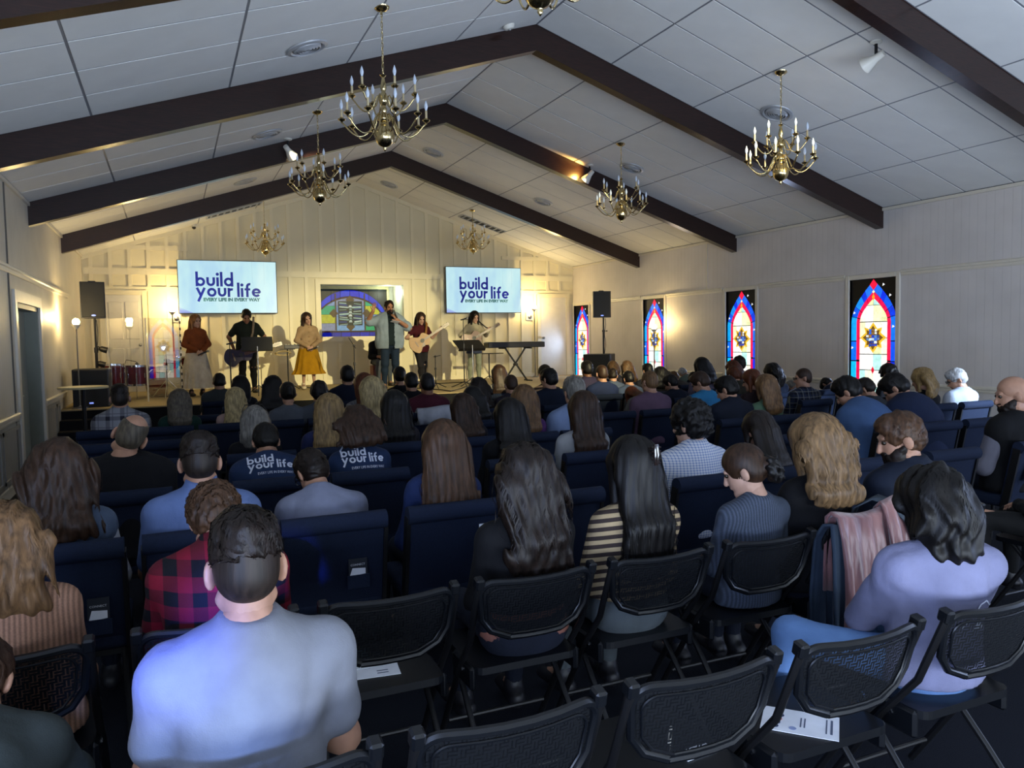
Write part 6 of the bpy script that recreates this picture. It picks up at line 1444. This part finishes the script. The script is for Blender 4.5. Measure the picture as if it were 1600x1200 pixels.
# 7 man sitting on the box drum
p = at_y(590, 560, 17.6)
e_ = empty('box_drum', (p.x, 17.55, Z0), 0, 'wooden box drum used as a seat behind the preaching man', 'drum'); MB().rbox(-.16, .16, -.16, .16, .02, .46, .008, 1).build('box', M_WOODR, e_)
for sx_ in (-1, 1):
    for sy_ in (-1, 1): MB().cyl((sx_*.12, sy_*.12, 0), (sx_*.12, sy_*.12, .02), .015, n=8).build('foot', M_BLACK, e_)
F = figure('sit', 'm', .12, .4, 0, 0); e = empty('person', (p.x+.02, 17.52, Z0+.46), PI, 'man in a black plaid shirt sitting behind the preaching man', 'person', 'people on the stage')
link('body', body_mesh(F, .016, .008, .007), skin(SKINS['a']), e); link('hair', hair_mesh(F, 'short', .008, .1, 1, 3, 300), hairmat(HC['dk']), e); eyes_mouth(F, e)
link('shirt', top_mesh(F, .012, 1.5, .016, -.06, .004, collar=True), cloth('plaid:#1a1b20,#08080a,14'), e); link('trousers', pants_mesh(F, .013), cloth('plain:#59606a'), e); shoes2(F, e, '#2a2624')
# ================================================================== SMALL THINGS AMONG THE SEATS
def project_back(e, F, sh, flat, cx, cz, matl, name, off=.004):
    """lays flat lettering (x right, y up) on the back of a seated shirt mesh"""
    me = sh.data; bv = BVHTree.FromPolygons([v.co for v in me.vertices], [tuple(p.vertices) for p in me.polygons])
    fu = Vector(F.up); bk = -Vector(F.fw); o = Vector(F.c7)
    for v in flat.vertices:
        base = o+fu*(cz+v.co.y)+Vector((cx+v.co.x, 0, 0))+bk*.5
        hit, nrm, i, d = bv.ray_cast(base, -bk); v.co = (hit+bk*(off+v.co.z)) if hit else base-bk*.35
    return link(name, flat, matl, e)
M_PRINT = mat('white_print', '#b9bfd0', .8)
def finer(me, n=1):
    bm = bmesh.new(); bm.from_mesh(me); bmesh.ops.triangulate(bm, faces=bm.faces[:])
    for _ in range(n): bmesh.ops.subdivide_edges(bm, edges=[e for e in bm.edges if e.calc_length() > .02], cuts=1)
    bm.to_mesh(me); bm.free(); return me
for k, (cx, cz) in (('logo1', (-.145, -.12)), ('logo2', (-.145, -.10))):
    e, F, sh, sc = PEOPLE[k]; lo = finer(logo_mesh('printed_words', .29), 2); project_back(e, F, sh, lo, cx, cz, M_PRINT, 'printed_words')
    tl = finer(text_mesh('EVERY LIFE IN EVERY WAY', .026, 'printed_line'), 1); tw = max(v.co.x for v in tl.vertices)
    for v in tl.vertices: v.co.x *= .23/tw
    project_back(e, F, sh, tl, cx+.055, cz-.045, M_PRINT, 'printed_line')
e, F, sh, sc = PEOPLE['lavender']       # line drawing of a mountain and bird on the lavender T-shirt
m = MB()
pts = [(-.02, -.02), (.02, .02), (.05, .075), (.075, .085), (.10, .06), (.15, .035), (.19, .02)]
for a, b in zip(pts[:-1], pts[1:]):
    d = (Vector(b)-Vector(a)).normalized(); nn = Vector((-d.y, d.x))*.0028; m.add([(*(Vector(a)-nn), 0), (*(Vector(b)-nn), 0), (*(Vector(b)+nn), 0), (*(Vector(a)+nn), 0)], [(0, 1, 2, 3)])
m.add([(.03, -.03, 0), (.06, .03, 0), (.062, -.01, 0), (.10, -.02, 0)], [(0, 1, 2), (0, 2, 3)])
project_back(e, F, sh, finer(m.mesh('printed_drawing'), 1), .02, -.24, M_PRINT, 'printed_drawing')
# collar of the hunched man, sleeves of vests, beards, claw clip, sunglasses, barrettes
e, F, sh, sc = PEOPLE['pink']; S = SDF(.015); S.rc(F.c7-F.up*.02, F.c7+F.up*.055+F.fw*.025, .086, .075); S.cut(F.c7+F.up*.06, F.up); link('collar', mesh_np('collar', [(*S.mesh(.012), 0)]), cloth('plain:#9a4a58'), e)
for k, colr in (('vest', 'plain:#dfe2ee'), ('baldr', 'plain:#777684')):
    e, F, sh, sc = PEOPLE[k]; S = SDF(.03); arms_(S, F, .02, 1.9); S.noise = fold_noise(.005, 3); link('sleeves', mesh_np('sleeves', [(*S.mesh(.013), 0)]), cloth(colr), e)
for k in ('beard', 'baldr'):
    e, F, sh, sc = PEOPLE[k]; B = SDF(.02); B.el(F.hc+F.R@V3(-.046, .035, -.068), (.024, .042, .042), F.R); B.el(F.hc+F.R@V3(.046, .035, -.068), (.024, .042, .042), F.R); B.el(F.hc+F.R@V3(0, .092, -.045), (.034, .016, .009), F.R); B.el(F.hc+F.R@V3(0, .05, -.085), (.062, .054, .048), F.R); B.rc(F.hc+F.R@V3(-.062, .008, -.035), F.hc+F.R@V3(-.036, .062, -.098), .015, .026, .02); B.rc(F.hc+F.R@V3(.062, .008, -.035), F.hc+F.R@V3(.036, .062, -.098), .015, .026, .02); B.noise = tipnoise(130, .003); link('beard', mesh_np('beard', [(*B.mesh(.006), 0)]), hairmat(HC['dk']), e)
e, F, sh, sc = PEOPLE['stripe']; q = F.hc+F.R@V3(.045, -.125, .055)
m = MB(); m.M = Matrix.Translation(q)
for s in (-1, 1):
    for i in range(5): m.tube([(s*.004, -.008, .035-.017*i), (s*.02, -.014, .032-.017*i), (s*.026, .008, .028-.017*i)], .004, 6)
    m.tube([(s*.005, -.01, .045), (s*.007, -.016, 0), (s*.005, -.01, -.045)], .007, 8)
m.build('claw_clip', mat('tortoise_clip', '#1a1210', .12, 0, .7), e, smooth=True)
e, F, sh, sc = PEOPLE['bun']; B = SDF(.015); B.el(F.hc+F.R@V3(0, -.135, -.03), (.06, .045, .055), F.R); B.el(F.hc+F.R@V3(.01, -.135, -.085), (.045, .035, .035), F.R); B.noise = tipnoise(90, .008); link('hair_bun', mesh_np('hair_bun', [(*B.mesh(.006), 0)]), hairmat(HC['blk']), e)
e, F, sh, sc = PEOPLE['greybob']; m = MB()
for s in (-1, 1):
    m.tube([tuple(F.hc+F.R@V3(s*.04+.03*math.cos(a), .03+.02*math.sin(a), .15)) for a in np.linspace(0, 2*PI, 11)], .004, 6); m.tube([tuple(F.hc+F.R@V3(*q)) for q in ((s*.07, .03, .15), (s*.10, -.02, .10), (s*.102, -.08, .05))], .004, 6)
m.build('sunglasses', mat('dark_frame', '#0c0c0e'), e, smooth=True)
# pink coat and grey bag strap over the chair of the golden haired woman
e, F, sh, sc = PEOPLE['gold']; cx = CH[e['label']].location.x; R2 = ROWS['F2']
ct = empty('coat', (cx-.02, R2-.03, .815), 0, 'pink satin coat draped over the back of a folding chair', 'coat')
def drape(prof, x0, x1, nx, amp, seed, taper=0, fr=26, th=.012):
    vs = []; m = len(prof); r = random.Random(seed)
    for i in range(nx+1):
        u = i/nx; x = x0+(x1-x0)*u
        for j, (y, z) in enumerate(prof):
            s = j/(m-1); dn = abs(s-.42)*1.6; w = amp*dn*math.sin(fr*u+seed+1.4*math.sin(7*u))
            vs.append((x*(1-taper*dn)+.01*math.sin(9*s+seed), y+(w if z < .0 else w*.2)*(1 if y < 0 else -1), z+.012*math.sin(5*u+seed)*(1-dn)))
    fs = [(i*m+j, (i+1)*m+j, (i+1)*m+j+1, i*m+j+1) for i in range(nx) for j in range(m-1)]
    bm = bmesh.new(); me = bpy.data.meshes.new('cloth'); me.from_pydata(vs, [], fs); bm.from_mesh(me); bmesh.ops.recalc_face_normals(bm, faces=bm.faces[:]); bmesh.ops.solidify(bm, geom=bm.faces[:], thickness=th); bm.to_mesh(me); bm.free()
    me.polygons.foreach_set('use_smooth', [True]*len(me.polygons)); return me
t = NT('pink_satin'); n_ = t.noise(t.co(scale=(3, 3, .6)), 5, 3); t.set(t.ramp(n_, [(.3, '#553438'), (.55, '#75504f'), (.75, '#8a6460')]), .42, 0, .5); t.b.inputs['Sheen Weight'].default_value = .3; t.bump(n_, .5, .03); M_SATIN = t.m
link('panel', drape([(.07, -.30), (.06, -.18), (.045, -.05), (.03, .03), (0, .055), (-.035, .035), (-.055, -.06), (-.075, -.18), (-.09, -.30), (-.095, -.42), (-.10, -.52)], -.21, .10, 34, .030, 2, .02, 30), M_SATIN, ct)
link('panel', drape([(.07, -.25), (.05, -.05), (.03, .06), (-.005, .095), (-.045, .07), (-.075, -.02), (-.095, -.14), (-.10, -.26)], .06, .255, 24, .022, 5, .05, 20), M_SATIN, ct)
link('lining', drape([(.085, -.5), (.08, -.3), (.06, -.05), (.02, .01), (-.03, .02), (-.045, -.1), (-.06, -.3), (-.065, -.50)], -.245, -.12, 10, .012, 3, 0, 12), cloth('plain:#3c4a5c'), ct)
mj = CH['man with cropped black hair in a maroon jacket'].location
wj = empty('draped_jacket', (mj.x+.02, mj.y, .845), 0, 'pale grey jacket laid over the chair of the maroon jacket', 'jacket')
link('panel', drape([(.06, -.12), (.055, -.02), (.03, .055), (-.005, .075), (-.05, .055), (-.065, -.02), (-.07, -.10)], -.22, .22, 20, .012, 4, .02, 18), cloth('plain:#b9bcc6'), wj)
bg = empty('bag_strap', (cx, R2, .80), 0, 'wide grey shoulder strap hanging over the pink coat', 'strap')
def ribbon(pts, w, ax=(1, 0, 0)):
    vs = []; a = Vector(ax)*w/2
    for p in pts: vs += [tuple(Vector(p)-a), tuple(Vector(p)+a)]
    me = bpy.data.meshes.new('strap'); me.from_pydata(vs, [], [(2*i, 2*i+1, 2*i+3, 2*i+2) for i in range(len(pts)-1)]); bm = bmesh.new(); bm.from_mesh(me); bmesh.ops.solidify(bm, geom=bm.faces[:], thickness=.006); bm.to_mesh(me); bm.free(); me.polygons.foreach_set('use_smooth', [True]*len(me.polygons)); return me
link('strap', ribbon([(.0, .10, -.05), (.02, .06, .06), (.06, 0, .105), (.10, -.06, .085), (.14, -.10, .02), (.17, -.115, -.08), (.19, -.12, -.20), (.20, -.12, -.32)], .05, (1, .2, .3)), cloth('plain:#4a545e'), bg)
link('strap', ribbon([(.26, .05, -.02), (.29, -.02, -.01), (.33, -.07, -.06), (.35, -.10, -.16), (.35, -.11, -.28)], .035, (1, .2, .2)), cloth('plain:#4a545e'), bg)
e, F, sh, sc = PEOPLE['black']; S = SDF(.05); torso(S, F, .006); S.cut(F.hip+V3(0, 0, .14), (0, 0, 1)); S.cut(F.hip+V3(0, 0, -.03), (0, 0, -1)); S.noise = fold_noise(.004, 5); link('undershirt', mesh_np('undershirt', [(*S.mesh(.012), 0)]), cloth('plain:#a06a5c'), e)
# papers, cards, pens
M_PAPER = mat('white_paper', '#c9ccd4', .7); M_INK = mat('grey_ink', '#4a5266', .7); M_CARD = mat('dark_card', '#151a24', .6)
def sheet(x, y, z, w, h, rz, label, marks, tilt=(0, 0)):
    e = empty('leaflet', (x, y, z), rz, label, 'paper'); e.rotation_euler = (tilt[0], tilt[1], rz)
    MB().box(-w/2, w/2, -h/2, h/2, 0, .0015).build('sheet', M_PAPER, e); mb = MB()
    for a, b, c, d in marks: mb.box(a*w, b*w, c*h, d*h, .0015, .0019)
    if marks: mb.build('print', M_INK, e)
    return e
cf = [o for o in CH.items()]
ch = CH['empty black folding chair with papers on its seat']; lx, ly = ch.location.x, ch.location.y
sheet(lx-.02, ly+.24, .4535, .20, .13, -.12, 'white leaflet on the seat of the folding chair beside the pale grey T-shirt', [(.1, .3, -.3, -.25), (.1, .3, -.15, -.1), (-.4, .0, .2, .23), (-.4, .0, .1, .12)])
sheet(lx-.10, ly+.31, .4565, .17, .10, -.1, 'second white card tucked under a dark flyer on the same seat', [(.1, .4, .0, .06)])
fl = empty('flyer', (lx-.10, ly+.36, .459), -.05, 'dark teal flyer lying on the seat of the papers chair', 'paper'); MB().box(-.10, .10, -.06, .06, 0, .002).build('sheet', mat('teal_card', '#12222a', .5), fl)
ch = CH['empty black folding chair with a leaflet on its seat']; lx, ly = ch.location.x, ch.location.y
e = sheet(lx-.03, ly+.20, .4535, .15, .22, .75, 'white programme leaflet with round logos on a folding chair seat', [(-.3, .3, -.42, -.39), (-.3, .3, -.35, -.33), (-.2, .2, -.02, -.0), (-.2, .2, -.07, -.05)])
for i, c in enumerate(('#2a3350', '#3a4568', '#c08080', '#1f2a50', '#7a86a8')): MB().lathe([(.011, .0016), (.011, .0022), (.001, .0022)], (-.045+.024*(i % 4), .07-.035*(i//4)-.004*i, 0), 14).build('logo', mat('ink'+c, c, .6), e)
ch = CH['empty black folding chair with a pen seen through its back']; lx, ly = ch.location.x, ch.location.y
pe = empty('pen', (lx+.10, ly+.30, .4585), .9, 'white pen on the seat of a folding chair', 'pen'); MB().cyl((-.05, 0, 0), (.05, 0, 0), .005, n=10).build('barrel', M_WHITE, pe, smooth=True); MB().cyl((.05, 0, 0), (.062, 0, 0), .005, .001, n=10).build('tip', M_BLACK, pe, smooth=True); MB().box(-.05, -.02, -.001, .001, .005, .008).build('pen_clip', M_STEEL, pe)
sheet(lx+.12, ly+.20, .4535, .11, .05, .1, 'small card with white lettering beside the pen', [(-.4, .4, -.2, .2)])
# cards in the pockets behind the padded chairs
def card(chair, dx, z, w, h, label, words=None, white=True, tilt=0.):
    y = chair.location.y+.045+(.87-z)*.19-.045
    e = empty('card', (chair.location.x+dx, y, z), 0, label, 'card'); e.rotation_euler = (-.0, tilt, 0)
    b = MB().box(-w/2, w/2, -.004, 0, 0, h).build('card', M_PAPER if white else M_CARD, e)
    if words == 'logo': link('logo', logo_mesh('logo', w*.7), mat('navy_ink', '#12204a', .7), e, (-w*.36, -.0048, h*.74), (PI/2, 0, 0))
    elif words: link('lettering', text_mesh(words, w*.16, 'lettering'), M_PAPER, e, (-w*.4, -.0048, h*.62), (PI/2, 0, 0)); MB().prism([(-w*.45, h*.08), (w*.4, h*.14), (w*.4, h*.45), (-w*.3, h*.5)], -.005, -.004, 'y').build('picture', M_PAPER, e)
    MB().box(-w*.6, w*.6, -.012, -.004, -.05, h*.12).build('pocket', M_NAVY, e)
    return e
c = CH['man with glasses bowed low in a pale striped dress shirt']; card(c, .10, .56, .085, .085, 'dark card lettered CONNECT in the pocket behind a padded chair', 'CONNECT', False)
for lb, dx, z, words, wh, text in (('woman with very long straight brown hair over the chair back', .16, .64, None, True, 'white folded card in the pocket behind the very long straight hair'), ('woman with wavy brown hair in a grey vest and white sleeves', .13, .52, 'CONNECT', False, 'dark card lettered CONNECT behind the chair of the grey vest')):
    card(CH[lb], dx, z, .08, .10, text, words, wh)
card(CH['bald bearded man in a black vest over grey sleeves'], -.11, .62, .085, .19, 'tall white card with navy lettering in the pocket behind the bald man', 'logo', True, .25)
